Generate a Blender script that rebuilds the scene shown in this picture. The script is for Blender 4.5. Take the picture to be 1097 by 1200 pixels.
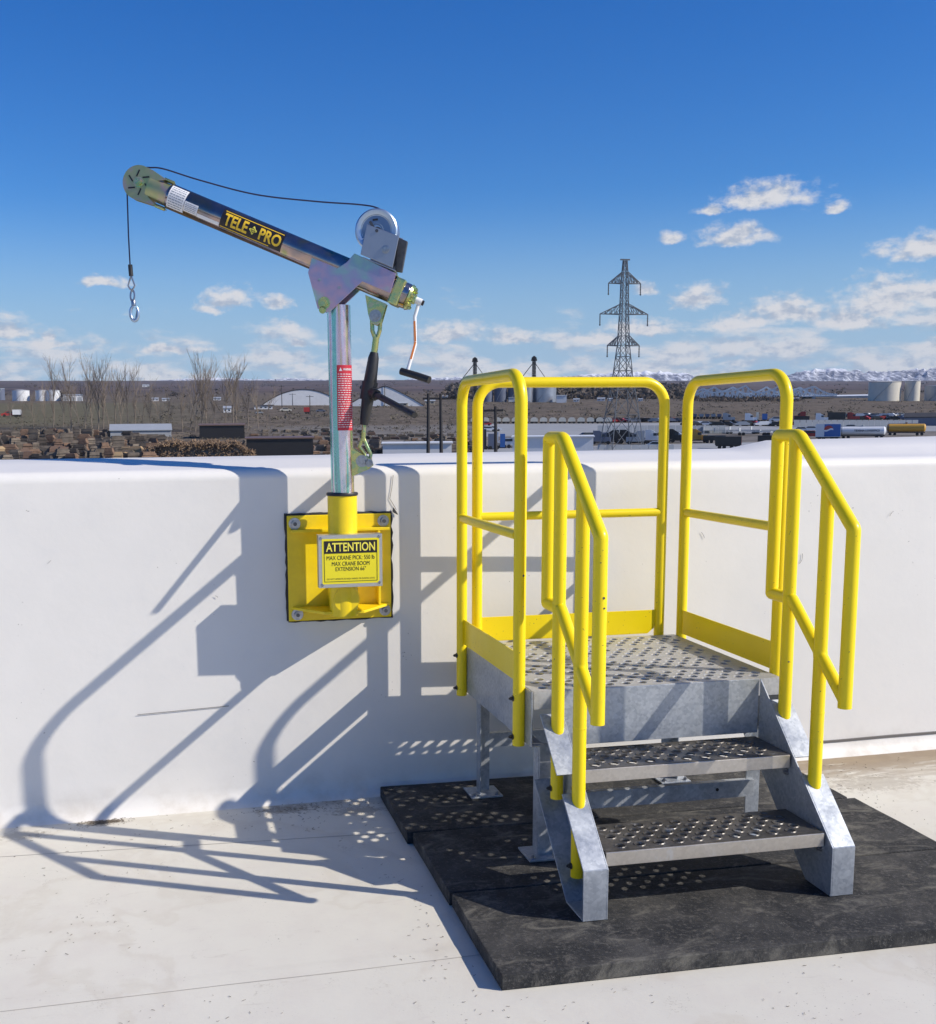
import bpy, bmesh, math, random
from math import sin, cos, pi, radians as R, sqrt, atan2
from mathutils import Vector, Matrix, noise
random.seed(11)
scene = bpy.context.scene
for o in list(bpy.data.objects): bpy.data.objects.remove(o)
COL = scene.collection

# ------------------------------------------------------------------ camera
CX, CY, CZ = -1.188, -3.437, 1.534
YAW, PITCH, ROLL, FOC = R(-11.43), R(-8.278), R(-0.539), 1300.0
PPX, PPY, IW, IH = 452.3, 686.3, 1097.0, 1200.0
_f = Vector((-sin(YAW)*cos(PITCH), cos(YAW)*cos(PITCH), sin(PITCH)))
_r0 = Vector((cos(YAW), sin(YAW), 0)); _u0 = _r0.cross(_f)
_r = _r0*cos(ROLL) + _u0*sin(ROLL); _u = -_r0*sin(ROLL) + _u0*cos(ROLL)
cam = bpy.data.cameras.new('camera'); camo = bpy.data.objects.new('camera', cam); COL.objects.link(camo)
camo.matrix_world = Matrix(((_r.x, _u.x, -_f.x, CX), (_r.y, _u.y, -_f.y, CY), (_r.z, _u.z, -_f.z, CZ), (0, 0, 0, 1)))
cam.sensor_fit = 'VERTICAL'; cam.sensor_height = 36.0; cam.sensor_width = 36.0*IW/IH
cam.lens = FOC/IH*36.0; cam.shift_x = (IW/2-PPX)/IH; cam.shift_y = (PPY-IH/2)/IH
cam.clip_start = 0.05; cam.clip_end = 30000
scene.camera = camo
CAM = Vector((CX, CY, CZ))
def sight(px, py):
    "direction of the camera ray through an image pixel"
    return (_f + _r*((px-PPX)/FOC) - _u*((py-PPY)/FOC))

# ------------------------------------------------------------------ light
SUN = Vector((1.98, -1.0, 1.586)).normalized()
EL = math.asin(SUN.z); AZ = atan2(SUN.x, SUN.y)
sl = bpy.data.lights.new('sun', 'SUN'); sl.energy = 4.75; sl.angle = R(0.5); sl.color = (1.0, 0.925, 0.815)
so = bpy.data.objects.new('sun', sl); COL.objects.link(so)
so.rotation_euler = SUN.to_track_quat('Z', 'Y').to_euler(); so.location = (5, -5, 8)
scene.view_settings.view_transform = 'Standard'; scene.view_settings.look = 'None'
scene.view_settings.exposure = 0.10; scene.view_settings.gamma = 1.0
scene.view_settings.use_curve_mapping = False
scene.render.engine = 'CYCLES'
scene.cycles.max_bounces = 8; scene.cycles.diffuse_bounces = 3; scene.cycles.glossy_bounces = 3
scene.cycles.volume_bounces = 0

world = bpy.data.worlds.new('World'); scene.world = world; world.use_nodes = True
wt = world.node_tree; wt.nodes.clear()
class NG:
    def __init__(s, t): s.t = t
    def n(s, typ, **kw):
        nd = s.t.nodes.new(typ)
        for k, v in kw.items(): setattr(nd, k, v)
        return nd
    def l(s, a, b): s.t.links.new(a, b)
    def put(s, sock, v):
        if hasattr(v, 'is_output') or isinstance(v, bpy.types.NodeSocket): s.l(v, sock)
        else: sock.default_value = v
    def math(s, op, a, b=0.0, c=None, clamp=False):
        nd = s.n('ShaderNodeMath', operation=op, use_clamp=clamp)
        s.put(nd.inputs[0], a); s.put(nd.inputs[1], b)
        if c is not None: s.put(nd.inputs[2], c)
        return nd.outputs[0]
    def vec(s, op, a, b=(0, 0, 0)):
        nd = s.n('ShaderNodeVectorMath', operation=op); s.put(nd.inputs[0], a); s.put(nd.inputs[1], b)
        return nd.outputs['Value'] if op == 'LENGTH' else nd.outputs['Vector']
    def noise(s, v, scale, detail=4, rough=0.55, dist=0.0):
        nd = s.n('ShaderNodeTexNoise'); s.put(nd.inputs['Vector'], v)
        nd.inputs['Scale'].default_value = scale; nd.inputs['Detail'].default_value = detail
        nd.inputs['Roughness'].default_value = rough; nd.inputs['Distortion'].default_value = dist
        return nd
    def rng(s, v, a, b, c=0.0, d=1.0, smooth=True):
        nd = s.n('ShaderNodeMapRange'); nd.interpolation_type = 'SMOOTHSTEP' if smooth else 'LINEAR'
        s.put(nd.inputs[0], v)
        for i, x in enumerate((a, b, c, d)): nd.inputs[i+1].default_value = x
        return nd.outputs[0]
    def mix(s, f, a, b, typ='RGBA', blend='MIX'):
        nd = s.n('ShaderNodeMix', data_type=typ)
        if typ == 'RGBA': nd.blend_type = blend
        k = {'RGBA': (6, 7, 2), 'FLOAT': (2, 3, 0)}[typ]
        s.put(nd.inputs[0], f); s.put(nd.inputs[k[0]], a); s.put(nd.inputs[k[1]], b)
        return nd.outputs[k[2]]
    def ramp(s, f, stops):
        nd = s.n('ShaderNodeValToRGB'); e = nd.color_ramp.elements
        while len(e) < len(stops): e.new(0.5)
        for i, (p, c) in enumerate(stops): e[i].position = p; e[i].color = (*c, 1)
        s.put(nd.inputs[0], f); return nd.outputs[0]
g = NG(wt)
sky = g.n('ShaderNodeTexSky'); sky.sky_type = 'NISHITA'; sky.sun_disc = False
sky.sun_elevation = EL; sky.sun_rotation = AZ; sky.altitude = 300; sky.air_density = 1.0; sky.dust_density = 0.35; sky.ozone_density = 3.0
tc = g.n('ShaderNodeTexCoord'); sx = g.n('ShaderNodeSeparateXYZ'); g.l(tc.outputs['Generated'], sx.inputs[0])
az = g.math('ARCTAN2', sx.outputs[0], sx.outputs[1]); el = g.math('ARCSINE', sx.outputs[2])
cx = g.n('ShaderNodeCombineXYZ'); g.put(cx.inputs[0], az); g.put(cx.inputs[1], el); uv = cx.outputs[0]
nz = g.noise(uv, 26, 6, 0.6); dis = g.vec('MULTIPLY', g.vec('SUBTRACT', nz.outputs['Color'], (0.5, 0.5, 0.5)), (0.030, 0.018, 0))
uvd = g.vec('ADD', uv, dis)
def azel(px, py):
    d = sight(px, py).normalized(); return atan2(d.x, d.y), math.asin(d.z)
blobs = [(905, 228, 48, 14), (868, 231, 20, 6), (983, 242, 15, 7), (833, 246, 15, 6), (860, 277, 36, 12), (872, 270, 20, 12), (790, 278, 12, 7), (1085, 291, 46, 12),
         (816, 348, 28, 14), (757, 336, 14, 7), (266, 349, 27, 13), (244, 360, 16, 6), (325, 355, 17, 9), (122, 328, 22, 6), (1040, 350, 46, 24), (1092, 346, 34, 18),
         (925, 364, 42, 16), (340, 388, 15, 9), (60, 403, 28, 9), (62, 392, 9, 7), (10, 385, 30, 12), (525, 388, 38, 14), (600, 394, 30, 10), (200, 408, 42, 6), (995, 372, 40, 14), (865, 378, 40, 10),
         (350, 402, 14, 7), (750, 384, 40, 10), (700, 398, 40, 8)]
f = None
for (px, py, a, b) in blobs:
    u0, v0 = azel(px, py)
    t_ = g.vec('MULTIPLY', g.vec('SUBTRACT', uvd, (u0, v0-0.3*b/FOC, 0)), (FOC/a/1.45, FOC/b/1.75, 0))
    L = g.vec('LENGTH', g.vec('MAXIMUM', t_, g.vec('MULTIPLY', t_, (1, -2.3, 0))))
    f = L if f is None else g.math('MINIMUM', f, L)
blob = g.math('SUBTRACT', 1.0, f)
fine = g.noise(g.vec('MULTIPLY', uv, (1, 1.6, 1)), 70, 6, 0.6).outputs['Fac']
dens = g.math('ADD', blob, g.math('MULTIPLY', g.math('SUBTRACT', fine, 0.5), 1.5))
a_blob = g.rng(dens, 0.02, 0.75, 0, 0.95)
# low cloud bank along the horizon, all the way round
st = g.vec('MULTIPLY', uv, (1, 3.0, 1))
bn = g.noise(st, 13, 7, 0.60, 0.2).outputs['Fac']
bm_ = g.rng(el, 0.035, 0.135, 0.17, -0.20, False)
a_bank = g.rng(g.math('ADD', bn, bm_), 0.50, 0.68, 0, 0.86)
veil = g.rng(el, 0.025, 0.20, 0.92, 0.0)
alpha = g.math('MAXIMUM', a_blob, a_bank)
# billow shading: compare the field with itself a little higher up
up = g.noise(g.vec('ADD', g.vec('MULTIPLY', uv, (1, 1.6, 1)), (0.004, 0.010, 0)), 70, 6, 0.6).outputs['Fac']
rel = g.math('SUBTRACT', fine, up)
bn2 = g.noise(g.vec('ADD', st, (0.004, 0.022, 0)), 13, 7, 0.60, 0.2).outputs['Fac']
rel = g.math('ADD', g.math('MULTIPLY', rel, 1.1), g.math('MULTIPLY', g.math('SUBTRACT', bn, bn2), 1.2))
lit = g.rng(rel, -0.30, 0.12)
ccol = g.mix(lit, (0.50, 0.57, 0.70, 1), (0.88, 0.87, 0.89, 1))
bg1 = g.n('ShaderNodeBackground'); bg3 = g.n('ShaderNodeBackground'); bg3.inputs['Color'].default_value = (0.33, 0.475, 0.65, 1); bg3.inputs['Strength'].default_value = 1.0; ms0 = g.n('ShaderNodeMixShader')
hs = g.n('ShaderNodeHueSaturation'); hs.inputs['Saturation'].default_value = 1.42; hs.inputs['Hue'].default_value = 0.512; hs.inputs['Value'].default_value = 1.0
g.l(sky.outputs[0], hs.inputs['Color']); g.l(g.vec('MULTIPLY', hs.outputs[0], (0.84, 1.18, 1.36)), bg1.inputs['Color']); bg1.inputs['Strength'].default_value = 0.088
bg2 = g.n('ShaderNodeBackground'); g.l(ccol, bg2.inputs['Color']); bg2.inputs['Strength'].default_value = 0.80
ms = g.n('ShaderNodeMixShader'); g.l(veil, ms0.inputs[0]); g.l(bg1.outputs[0], ms0.inputs[1]); g.l(bg3.outputs[0], ms0.inputs[2]); g.l(alpha, ms.inputs[0]); g.l(ms0.outputs[0], ms.inputs[1]); g.l(bg2.outputs[0], ms.inputs[2])
wo = g.n('ShaderNodeOutputWorld'); g.l(ms.outputs[0], wo.inputs[0])

# ------------------------------------------------------------------ materials
def mat(name, col, rough=0.5, metal=0.0, var=None, bump=None, stretch=None, rvar=0.0, coat=0.0, spec=0.5):
    m = bpy.data.materials.new(name); m.use_nodes = True; t = m.node_tree; b = t.nodes['Principled BSDF']; g = NG(t)
    b.inputs['Roughness'].default_value = rough; b.inputs['Metallic'].default_value = metal
    b.inputs['Base Color'].default_value = (*col, 1); b.inputs['Coat Weight'].default_value = coat; b.inputs['Coat Roughness'].default_value = 0.15
    b.inputs['Specular IOR Level'].default_value = spec
    v = None
    if var or bump:
        c = g.n('ShaderNodeTexCoord'); v = c.outputs['Object']
        if stretch: v = g.vec('MULTIPLY', v, stretch)
    if var:
        sc, amt, col2 = var
        n = g.noise(v, sc, 6, 0.6).outputs['Fac']; fac = g.rng(n, 0.5-0.2, 0.5+0.2)
        g.l(g.mix(g.math('MULTIPLY', fac, amt), (*col, 1), (*col2, 1)), b.inputs['Base Color'])
        if rvar: g.l(g.math('ADD', g.math('MULTIPLY', fac, rvar), rough), b.inputs['Roughness'])
    if bump:
        sc, stg, dist = bump
        bn = g.n('ShaderNodeBump'); bn.inputs['Strength'].default_value = stg; bn.inputs['Distance'].default_value = dist
        g.l(g.noise(v, sc, 5, 0.6).outputs['Fac'], bn.inputs['Height']); g.l(bn.outputs[0], b.inputs['Normal'])
    return m
M = {}
M['yellow'] = mat('yellow_powder_coat', (0.93, 0.71, 0.003), 0.34, 0, (9, 0.35, (0.88, 0.64, 0.003)), (90, 0.06, 0.002), None, 0.08, 0.1, 0.4)
t_ = M['yellow'].node_tree; b_ = t_.nodes['Principled BSDF']; g = NG(t_); src = b_.inputs['Base Color'].links[0].from_socket; c_ = g.n('ShaderNodeTexCoord').outputs['Object']
sm_ = g.rng(g.noise(g.vec('MULTIPLY', c_, (1, 1, 0.25)), 30, 7, 0.75).outputs['Fac'], 0.60, 0.74, 0, 0.35); ch_ = g.rng(g.noise(c_, 120, 2, 0.5).outputs['Fac'], 0.735, 0.75, 0, 0.8)
g.l(g.mix(ch_, g.mix(sm_, src, (0.45, 0.34, 0.05, 1)), (0.10, 0.08, 0.05, 1)), b_.inputs['Base Color'])
M['yellow_old'] = mat('yellow_bracket_paint', (0.92, 0.68, 0.004), 0.36, 0, (30, 0.4, (0.76, 0.54, 0.01)), (120, 0.10, 0.002), None, 0.1, 0.15)
M['black'] = mat('black_rubber_grip', (0.018, 0.018, 0.02), 0.5, 0, (40, 0.4, (0.035, 0.035, 0.04)), (200, 0.1, 0.001))
M['dark_steel'] = mat('dark_steel', (0.10, 0.10, 0.11), 0.4, 0.8, (60, 0.5, (0.2, 0.19, 0.18)))
M['bolt'] = mat('zinc_bolt', (0.45, 0.46, 0.48), 0.3, 0.9, (80, 0.5, (0.2, 0.2, 0.22)))
M['sealant'] = mat('black_sealant', (0.012, 0.012, 0.013), 0.6, 0, None, (60, 0.4, 0.004))
M['alu'] = mat('aluminium_sheet', (0.62, 0.61, 0.58), 0.35, 0.85, (30, 0.4, (0.5, 0.48, 0.44)), None, (1, 1, 6))
M['sign_yellow'] = mat('sign_yellow', (0.86, 0.74, 0.02), 0.4)
M['print_black'] = mat('black_print', (0.015, 0.012, 0.014), 0.4)
M['print_gold'] = mat('gold_print', (0.86, 0.55, 0.03), 0.4)
M['print_yellow'] = mat('yellow_print', (0.9, 0.8, 0.10), 0.4)
M['print_white'] = mat('white_print', (0.8, 0.8, 0.8), 0.45)
M['print_grey'] = mat('grey_print', (0.22, 0.25, 0.30), 0.45)
M['print_red'] = mat('red_label', (0.55, 0.03, 0.05), 0.4)
M['zinc'] = mat('bright_zinc', (0.50, 0.60, 0.72), 0.34, 0.85, (14, 0.5, (0.42, 0.50, 0.60)))
M['drum_recess_dark'] = mat('darkened_recess_zinc', (0.16, 0.24, 0.36), 0.4, 0.8, (14, 0.5, (0.24, 0.32, 0.44)))  # darkened zinc, puts the shade of the drum recess into the colour
M['steel_grey'] = mat('grey_winch_plate', (0.33, 0.36, 0.42), 0.35, 0.75, (20, 0.4, (0.42, 0.44, 0.48)))
M['orange'] = mat('orange_tape', (0.75, 0.22, 0.04), 0.5)
M['cable'] = mat('steel_cable', (0.05, 0.045, 0.09), 0.45, 0.5)
def iridescent(name, stretch, scale, stops, metal=0.9, rough=0.24):
    m = bpy.data.materials.new(name); m.use_nodes = True; t = m.node_tree; b = t.nodes['Principled BSDF']; g = NG(t)
    c = g.n('ShaderNodeTexCoord'); v = g.vec('MULTIPLY', c.outputs['Object'], stretch)
    n = g.noise(v, scale, 3, 0.5).outputs['Fac']
    g.l(g.ramp(g.rng(n, 0.28, 0.72, 0, 1, False), stops), b.inputs['Base Color'])
    b.inputs['Metallic'].default_value = metal
    n2 = g.noise(c.outputs['Object'], 40, 4).outputs['Fac']; g.l(g.rng(n2, 0.2, 0.8, rough-0.04, rough+0.1), b.inputs['Roughness'])
    bn = g.n('ShaderNodeBump'); bn.inputs['Strength'].default_value = 0.05; bn.inputs['Distance'].default_value = 0.002
    g.l(n2, bn.inputs['Height']); g.l(bn.outputs[0], b.inputs['Normal'])
    return m
M['iri_pole'] = iridescent('yellow_zinc_post', (1, 1, 0.04), 26, [(0, (0.50, 0.42, 0.56)), (0.22, (0.32, 0.62, 0.58)), (0.42, (0.24, 0.56, 0.50)), (0.55, (0.78, 0.74, 0.78)), (0.72, (0.74, 0.50, 0.56)), (0.88, (0.55, 0.50, 0.18)), (1, (0.38, 0.60, 0.30))], 0.85, 0.22)
M['iri_boom'] = iridescent('yellow_zinc_boom', (1, 1, 1), 7, [(0, (0.32, 0.24, 0.25)), (0.3, (0.42, 0.31, 0.16)), (0.55, (0.27, 0.26, 0.28)), (0.8, (0.48, 0.36, 0.32)), (1, (0.34, 0.36, 0.18))], 0.96, 0.13)
M['iri_plate'] = iridescent('yellow_zinc_plate', (1, 1, 1), 8, [(0, (0.36, 0.60, 0.40)), (0.3, (0.30, 0.44, 0.46)), (0.5, (0.36, 0.34, 0.50)), (0.75, (0.54, 0.36, 0.46)), (1, (0.34, 0.62, 0.48))], 0.7, 0.32)
M['iri_green'] = iridescent('yellow_zinc_fitting', (1, 1, 1), 22, [(0, (0.42, 0.55, 0.16)), (0.4, (0.60, 0.55, 0.22)), (0.6, (0.34, 0.50, 0.24)), (1, (0.68, 0.48, 0.36))], 0.85, 0.25)
M['iri_head'] = iridescent('yellow_zinc_head', (1, 1, 1), 14, [(0, (0.30, 0.40, 0.20)), (0.45, (0.42, 0.42, 0.24)), (0.7, (0.48, 0.36, 0.34)), (1, (0.36, 0.44, 0.20))], 0.75, 0.35)
def galv(name, c1, c2, rough=0.42, metal=0.6, scale=36):
    m = bpy.data.materials.new(name); m.use_nodes = True; t = m.node_tree; b = t.nodes['Principled BSDF']; g = NG(t)
    c = g.n('ShaderNodeTexCoord'); vo = g.n('ShaderNodeTexVoronoi'); g.l(c.outputs['Object'], vo.inputs['Vector']); vo.inputs['Scale'].default_value = scale*3
    s1 = g.n('ShaderNodeSeparateColor'); g.l(vo.outputs['Color'], s1.inputs[0])
    n = g.noise(c.outputs['Object'], scale*0.3, 6, 0.65).outputs['Fac']
    fac = g.math('ADD', g.math('MULTIPLY', s1.outputs[0], 0.55), g.rng(n, 0.3, 0.7, 0, 0.45))
    g.l(g.mix(fac, (*c1, 1), (*c2, 1)), b.inputs['Base Color'])
    # white rust blotches and drips
    w = g.rng(g.noise(g.vec('MULTIPLY', c.outputs['Object'], (1, 1, 0.45)), 17, 7, 0.7).outputs['Fac'], 0.58, 0.72)
    g.l(g.mix(g.math('MULTIPLY', w, 0.6), g.mix(fac, (*c1, 1), (*c2, 1)), (0.62, 0.64, 0.66, 1)), b.inputs['Base Color'])
    b.inputs['Metallic'].default_value = metal
    g.l(g.rng(n, 0.2, 0.8, rough-0.08, rough+0.15), b.inputs['Roughness'])
    bn = g.n('ShaderNodeBump'); bn.inputs['Strength'].default_value = 0.12; bn.inputs['Distance'].default_value = 0.003
    g.l(n, bn.inputs['Height']); g.l(bn.outputs[0], b.inputs['Normal'])
    return m
M['galv'] = galv('galvanised_steel', (0.30, 0.33, 0.37), (0.52, 0.55, 0.58), 0.36, 0.45)
M['galv_deck'] = galv('galvanised_deck', (0.44, 0.44, 0.43), (0.60, 0.59, 0.57), 0.45, 0.5)
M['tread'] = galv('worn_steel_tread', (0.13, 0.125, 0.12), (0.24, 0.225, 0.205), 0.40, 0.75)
M['tread_nose'] = galv('tread_nosing', (0.50, 0.46, 0.40), (0.62, 0.57, 0.50), 0.35, 0.8)  # warm tan tint stands in for ground reflected in the metal
# wall membrane
def membrane(name, base, dirt, floor):
    m = bpy.data.materials.new(name); m.use_nodes = True; t = m.node_tree; b = t.nodes['Principled BSDF']; g = NG(t)
    c = g.n('ShaderNodeTexCoord'); v = c.outputs['Object']
    big = g.noise(v, 1.1, 6, 0.6).outputs['Fac']; med = g.noise(v, 6, 7, 0.65).outputs['Fac']; fin = g.noise(v, 55, 5, 0.7).outputs['Fac']
    col = g.mix(g.rng(big, 0.3, 0.7, 0, 1), (*base, 1), (*[x*0.94 for x in base], 1))
    if floor:
        col = g.mix(g.rng(med, 0.42, 0.68, 0, 0.55), col, (*dirt, 1))
        streak = g.noise(g.vec('MULTIPLY', v, (2.2, 9, 1)), 3, 7, 0.7, 0.8).outputs['Fac']
        col = g.mix(g.rng(streak, 0.60, 0.74, 0, 0.35), col, (0.42, 0.37, 0.30, 1))
        # dark grit specks in drifts
        sp = g.rng(g.noise(v, 130, 3, 0.6).outputs['Fac'], 0.665, 0.69); spm = g.rng(g.noise(v, 2.6, 4, 0.6).outputs['Fac'], 0.50, 0.62)
        col = g.mix(g.math('MULTIPLY', g.math('MULTIPLY', sp, spm), 0.75), col, (0.10, 0.08, 0.06, 1))
        # curly scuff lines
        vo = g.n('ShaderNodeTexVoronoi'); vo.feature = 'DISTANCE_TO_EDGE'; vo.inputs['Scale'].default_value = 9
        g.l(g.vec('ADD', v, g.vec('MULTIPLY', g.vec('SUBTRACT', g.noise(v, 12, 4, 0.7).outputs['Color'], (0.5, 0.5, 0.5)), (0.35, 0.35, 0))), vo.inputs['Vector'])
        ln = g.math('SUBTRACT', 1.0, g.rng(vo.outputs['Distance'], 0.004, 0.016)); lm = g.rng(g.noise(v, 4.3, 3, 0.6).outputs['Fac'], 0.57, 0.66)
        col = g.mix(g.math('MULTIPLY', g.math('MULTIPLY', ln, lm), 0.42), col, (0.30, 0.26, 0.20, 1))
        # ponding stain (silt) along the foot of the wall to the right
        sxx = g.n('ShaderNodeSeparateXYZ'); g.l(v, sxx.inputs[0])
        e1 = g.rng(sxx.outputs[0], 0.75, 1.5); e2 = g.rng(sxx.outputs[1], 0.42, 0.95)
        pn = g.noise(g.vec('MULTIPLY', v, (1.0, 4.5, 1)), 3.2, 8, 0.7, 1.0).outputs['Fac']
        silt = g.rng(g.math('ADD', pn, g.math('MULTIPLY', g.math('MULTIPLY', e1, e2), 0.33)), 0.55, 0.80, 0, 0.9)
        col = g.mix(g.math('MULTIPLY', silt, g.math('MULTIPLY', e1, e2)), col, (0.24, 0.17, 0.10, 1))
        rim = g.rng(sxx.outputs[1], 0.80, 0.93, 0, 1)
        r2 = g.rng(g.noise(g.vec('MULTIPLY', v, (0.9, 1.5, 1)), 4.5, 6, 0.7).outputs['Fac'], 0.40, 0.60)
        leftm = g.rng(sxx.outputs[0], -1.1, -0.5)
        col = g.mix(g.math('MULTIPLY', g.math('MULTIPLY', rim, r2), g.math('ADD', 0.14, g.math('MULTIPLY', leftm, 0.5))), col, (0.36, 0.28, 0.18, 1))
        for (px_, py_, rr_, k_) in ((-1.47, 0.87, 0.10, 0.8), (-0.74, 0.86, 0.16, 0.55), (-0.46, 0.78, 0.15, 0.45), (-1.75, 0.80, 0.14, 0.35), (1.75, 0.62, 0.30, 0.35)):
            dd_ = g.vec('LENGTH', g.vec('MULTIPLY', g.vec('SUBTRACT', v, (px_, py_, 0)), (1/rr_, 2.2/rr_, 0)))
            nn_ = g.noise(v, 38, 6, 0.75).outputs['Fac']
            mk = g.rng(g.math('SUBTRACT', g.math('MULTIPLY', g.math('SUBTRACT', 1.0, dd_), 0.5), g.math('MULTIPLY', g.math('SUBTRACT', 0.54, nn_), 1.5)), 0.0, 0.25)
            col = g.mix(g.math('MULTIPLY', mk, k_), col, (0.17, 0.125, 0.075, 1))
        pud = g.rng(g.noise(v, 1.7, 5, 0.55, 0.6).outputs['Fac'], 0.50, 0.54); pud2 = g.rng(g.noise(v, 1.7, 5, 0.55, 0.6).outputs['Fac'], 0.54, 0.60)
        col = g.mix(g.math('MULTIPLY', g.math('SUBTRACT', pud, pud2), 0.16), col, (0.45, 0.38, 0.28, 1))
    else:
        col = g.mix(g.rng(med, 0.5, 0.72, 0, 0.25), col, (*dirt, 1))
        sp = g.rng(g.noise(v, 60, 2, 0.5).outputs['Fac'], 0.735, 0.75); spm = g.rng(g.noise(v, 3.1, 3, 0.6).outputs['Fac'], 0.52, 0.62)
        col = g.mix(g.math('MULTIPLY', g.math('MULTIPLY', sp, spm), 0.6), col, (0.2, 0.18, 0.16, 1))
        sz = g.n('ShaderNodeSeparateXYZ'); g.l(v, sz.inputs[0])
        foot = g.math('MULTIPLY', g.rng(sz.outputs[2], 0.0, 0.16, 1, 0), g.rng(med, 0.4, 0.7, 0, 0.5))
        col = g.mix(foot, col, (0.52, 0.46, 0.37, 1))
    g.l(col, b.inputs['Base Color']); b.inputs['Roughness'].default_value = 0.55; b.inputs['Specular IOR Level'].default_value = 0.35
    h = g.math('ADD', g.math('MULTIPLY', big, 1.2 if not floor else 0.6), g.math('ADD', g.math('MULTIPLY', med, 0.35), g.math('MULTIPLY', fin, 0.05)))
    bn = g.n('ShaderNodeBump'); bn.inputs['Strength'].default_value = 0.35; bn.inputs['Distance'].default_value = 0.012 if floor else 0.010
    g.l(h, bn.inputs['Height']); g.l(bn.outputs[0], b.inputs['Normal'])
    return m
M['wall'] = membrane('white_wall_membrane', (0.79, 0.765, 0.715), (0.68, 0.67, 0.65), False)
M['roof'] = membrane('white_roof_membrane', (0.70, 0.672, 0.585), (0.64, 0.60, 0.53), True)
M['mark'] = mat('dirt_scuff', (0.16, 0.15, 0.14), 0.7)
def rubber():
    m = bpy.data.materials.new('recycled_black_rubber'); m.use_nodes = True; t = m.node_tree; b = t.nodes['Principled BSDF']; g = NG(t)
    c = g.n('ShaderNodeTexCoord'); v = c.outputs['Object']
    n1 = g.noise(v, 4.0, 8, 0.7, 0.4).outputs['Fac']; n2 = g.noise(v, 95, 6, 0.75).outputs['Fac']; n3 = g.noise(v, 16, 8, 0.8, 0.6).outputs['Fac']
    col = g.mix(g.rng(n1, 0.38, 0.68), (0.020, 0.021, 0.023, 1), (0.065, 0.063, 0.060, 1))
    col = g.mix(g.rng(n3, 0.52, 0.66, 0, 0.75), col, (0.12, 0.112, 0.10, 1))
    col = g.mix(g.rng(n2, 0.52, 0.68, 0, 0.7), col, (0.15, 0.145, 0.135, 1)); n4 = g.noise(g.vec('MULTIPLY', v, (1, 2.2, 1)), 5.5, 9, 0.72, 0.9).outputs['Fac']; col = g.mix(g.rng(n4, 0.50, 0.68, 0, 0.75), col, (0.17, 0.16, 0.135, 1))
    g.l(col, b.inputs['Base Color']); b.inputs['Roughness'].default_value = 0.8; b.inputs['Specular IOR Level'].default_value = 0.3
    bn = g.n('ShaderNodeBump'); bn.inputs['Strength'].default_value = 0.6; bn.inputs['Distance'].default_value = 0.004
    g.l(n2, bn.inputs['Height']); g.l(bn.outputs[0], b.inputs['Normal'])
    return m
M['rubber'] = rubber()
# far surroundings
def terrain_mat():
    m = bpy.data.materials.new('dry_plain'); m.use_nodes = True; t = m.node_tree; b = t.nodes['Principled BSDF']; g = NG(t)
    c = g.n('ShaderNodeTexCoord'); v = c.outputs['Object']; s = g.n('ShaderNodeSeparateXYZ'); g.l(v, s.inputs[0])
    n1 = g.noise(g.vec('MULTIPLY', v, (1, 1.0, 1)), 0.006, 8, 0.65).outputs['Fac']; n2 = g.noise(v, 0.12, 8, 0.75).outputs['Fac']; n3 = g.noise(v, 0.03, 7, 0.7).outputs['Fac']
    grass = g.mix(g.rng(n2, 0.35, 0.68), (0.045, 0.036, 0.028, 1), (0.20, 0.158, 0.118, 1))
    grass = g.mix(g.rng(n3, 0.48, 0.66, 0, 0.7), grass, (0.07, 0.06, 0.043, 1)); n5 = g.noise(v, 0.45, 5, 0.8).outputs['Fac']; grass = g.mix(g.rng(n5, 0.5, 0.62, 0, 0.55), grass, (0.30, 0.25, 0.18, 1)); grass = g.mix(g.rng(n5, 0.46, 0.38, 0, 0.6), grass, (0.03, 0.026, 0.02, 1))
    olive = g.math('MULTIPLY', g.rng(s.outputs[0], -60, 60, 1, 0), g.math('MULTIPLY', g.rng(s.outputs[1], 420, 520), g.rng(s.outputs[1], 900, 1000, 1, 0)))
    grass = g.mix(g.math('MULTIPLY', olive, 0.7), grass, (0.125, 0.115, 0.062, 1))
    far = g.mix(g.rng(n1, 0.38, 0.62), (0.125, 0.088, 0.082, 1), (0.055, 0.045, 0.045, 1))
    col = g.mix(g.rng(s.outputs[1], 1100, 2200), grass, far)
    yard = g.math('MULTIPLY', g.rng(s.outputs[1], 470, 440, 0, 1) if False else g.rng(s.outputs[1], 430, 460, 1, 0), g.rng(s.outputs[0], 20, 60))
    col = g.mix(yard, col, g.mix(g.rng(n2, 0.35, 0.65), (0.22, 0.20, 0.18, 1), (0.12, 0.11, 0.10, 1)))
    g.l(col, b.inputs['Base Color']); b.inputs['Roughness'].default_value = 0.95; b.inputs['Specular IOR Level'].default_value = 0.1
    return m
M['terrain'] = terrain_mat()
M['asphalt'] = mat('pale_yard_gravel', (0.30, 0.31, 0.32), 0.9, 0, (0.15, 0.6, (0.22, 0.22, 0.22)))
M['farwood'] = mat('weathered_pallet_wood', (0.24, 0.195, 0.15), 0.9, 0, (0.7, 0.8, (0.06, 0.05, 0.042)))
M['farwood2'] = mat('brown_pallet_wood', (0.26, 0.165, 0.11), 0.9, 0, (0.7, 0.8, (0.07, 0.045, 0.032)))
M['farwood3'] = mat('fresh_pallet_wood', (0.46, 0.33, 0.19), 0.9, 0, (0.5, 0.6, (0.32, 0.22, 0.13)))
M['farwood4'] = mat('dark_pallet_wood', (0.10, 0.08, 0.065), 0.9, 0, (0.7, 0.8, (0.03, 0.026, 0.024)))
M['bark'] = mat('grey_bark', (0.24, 0.195, 0.15), 0.9, 0, (1, 0.5, (0.15, 0.12, 0.095)))
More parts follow.
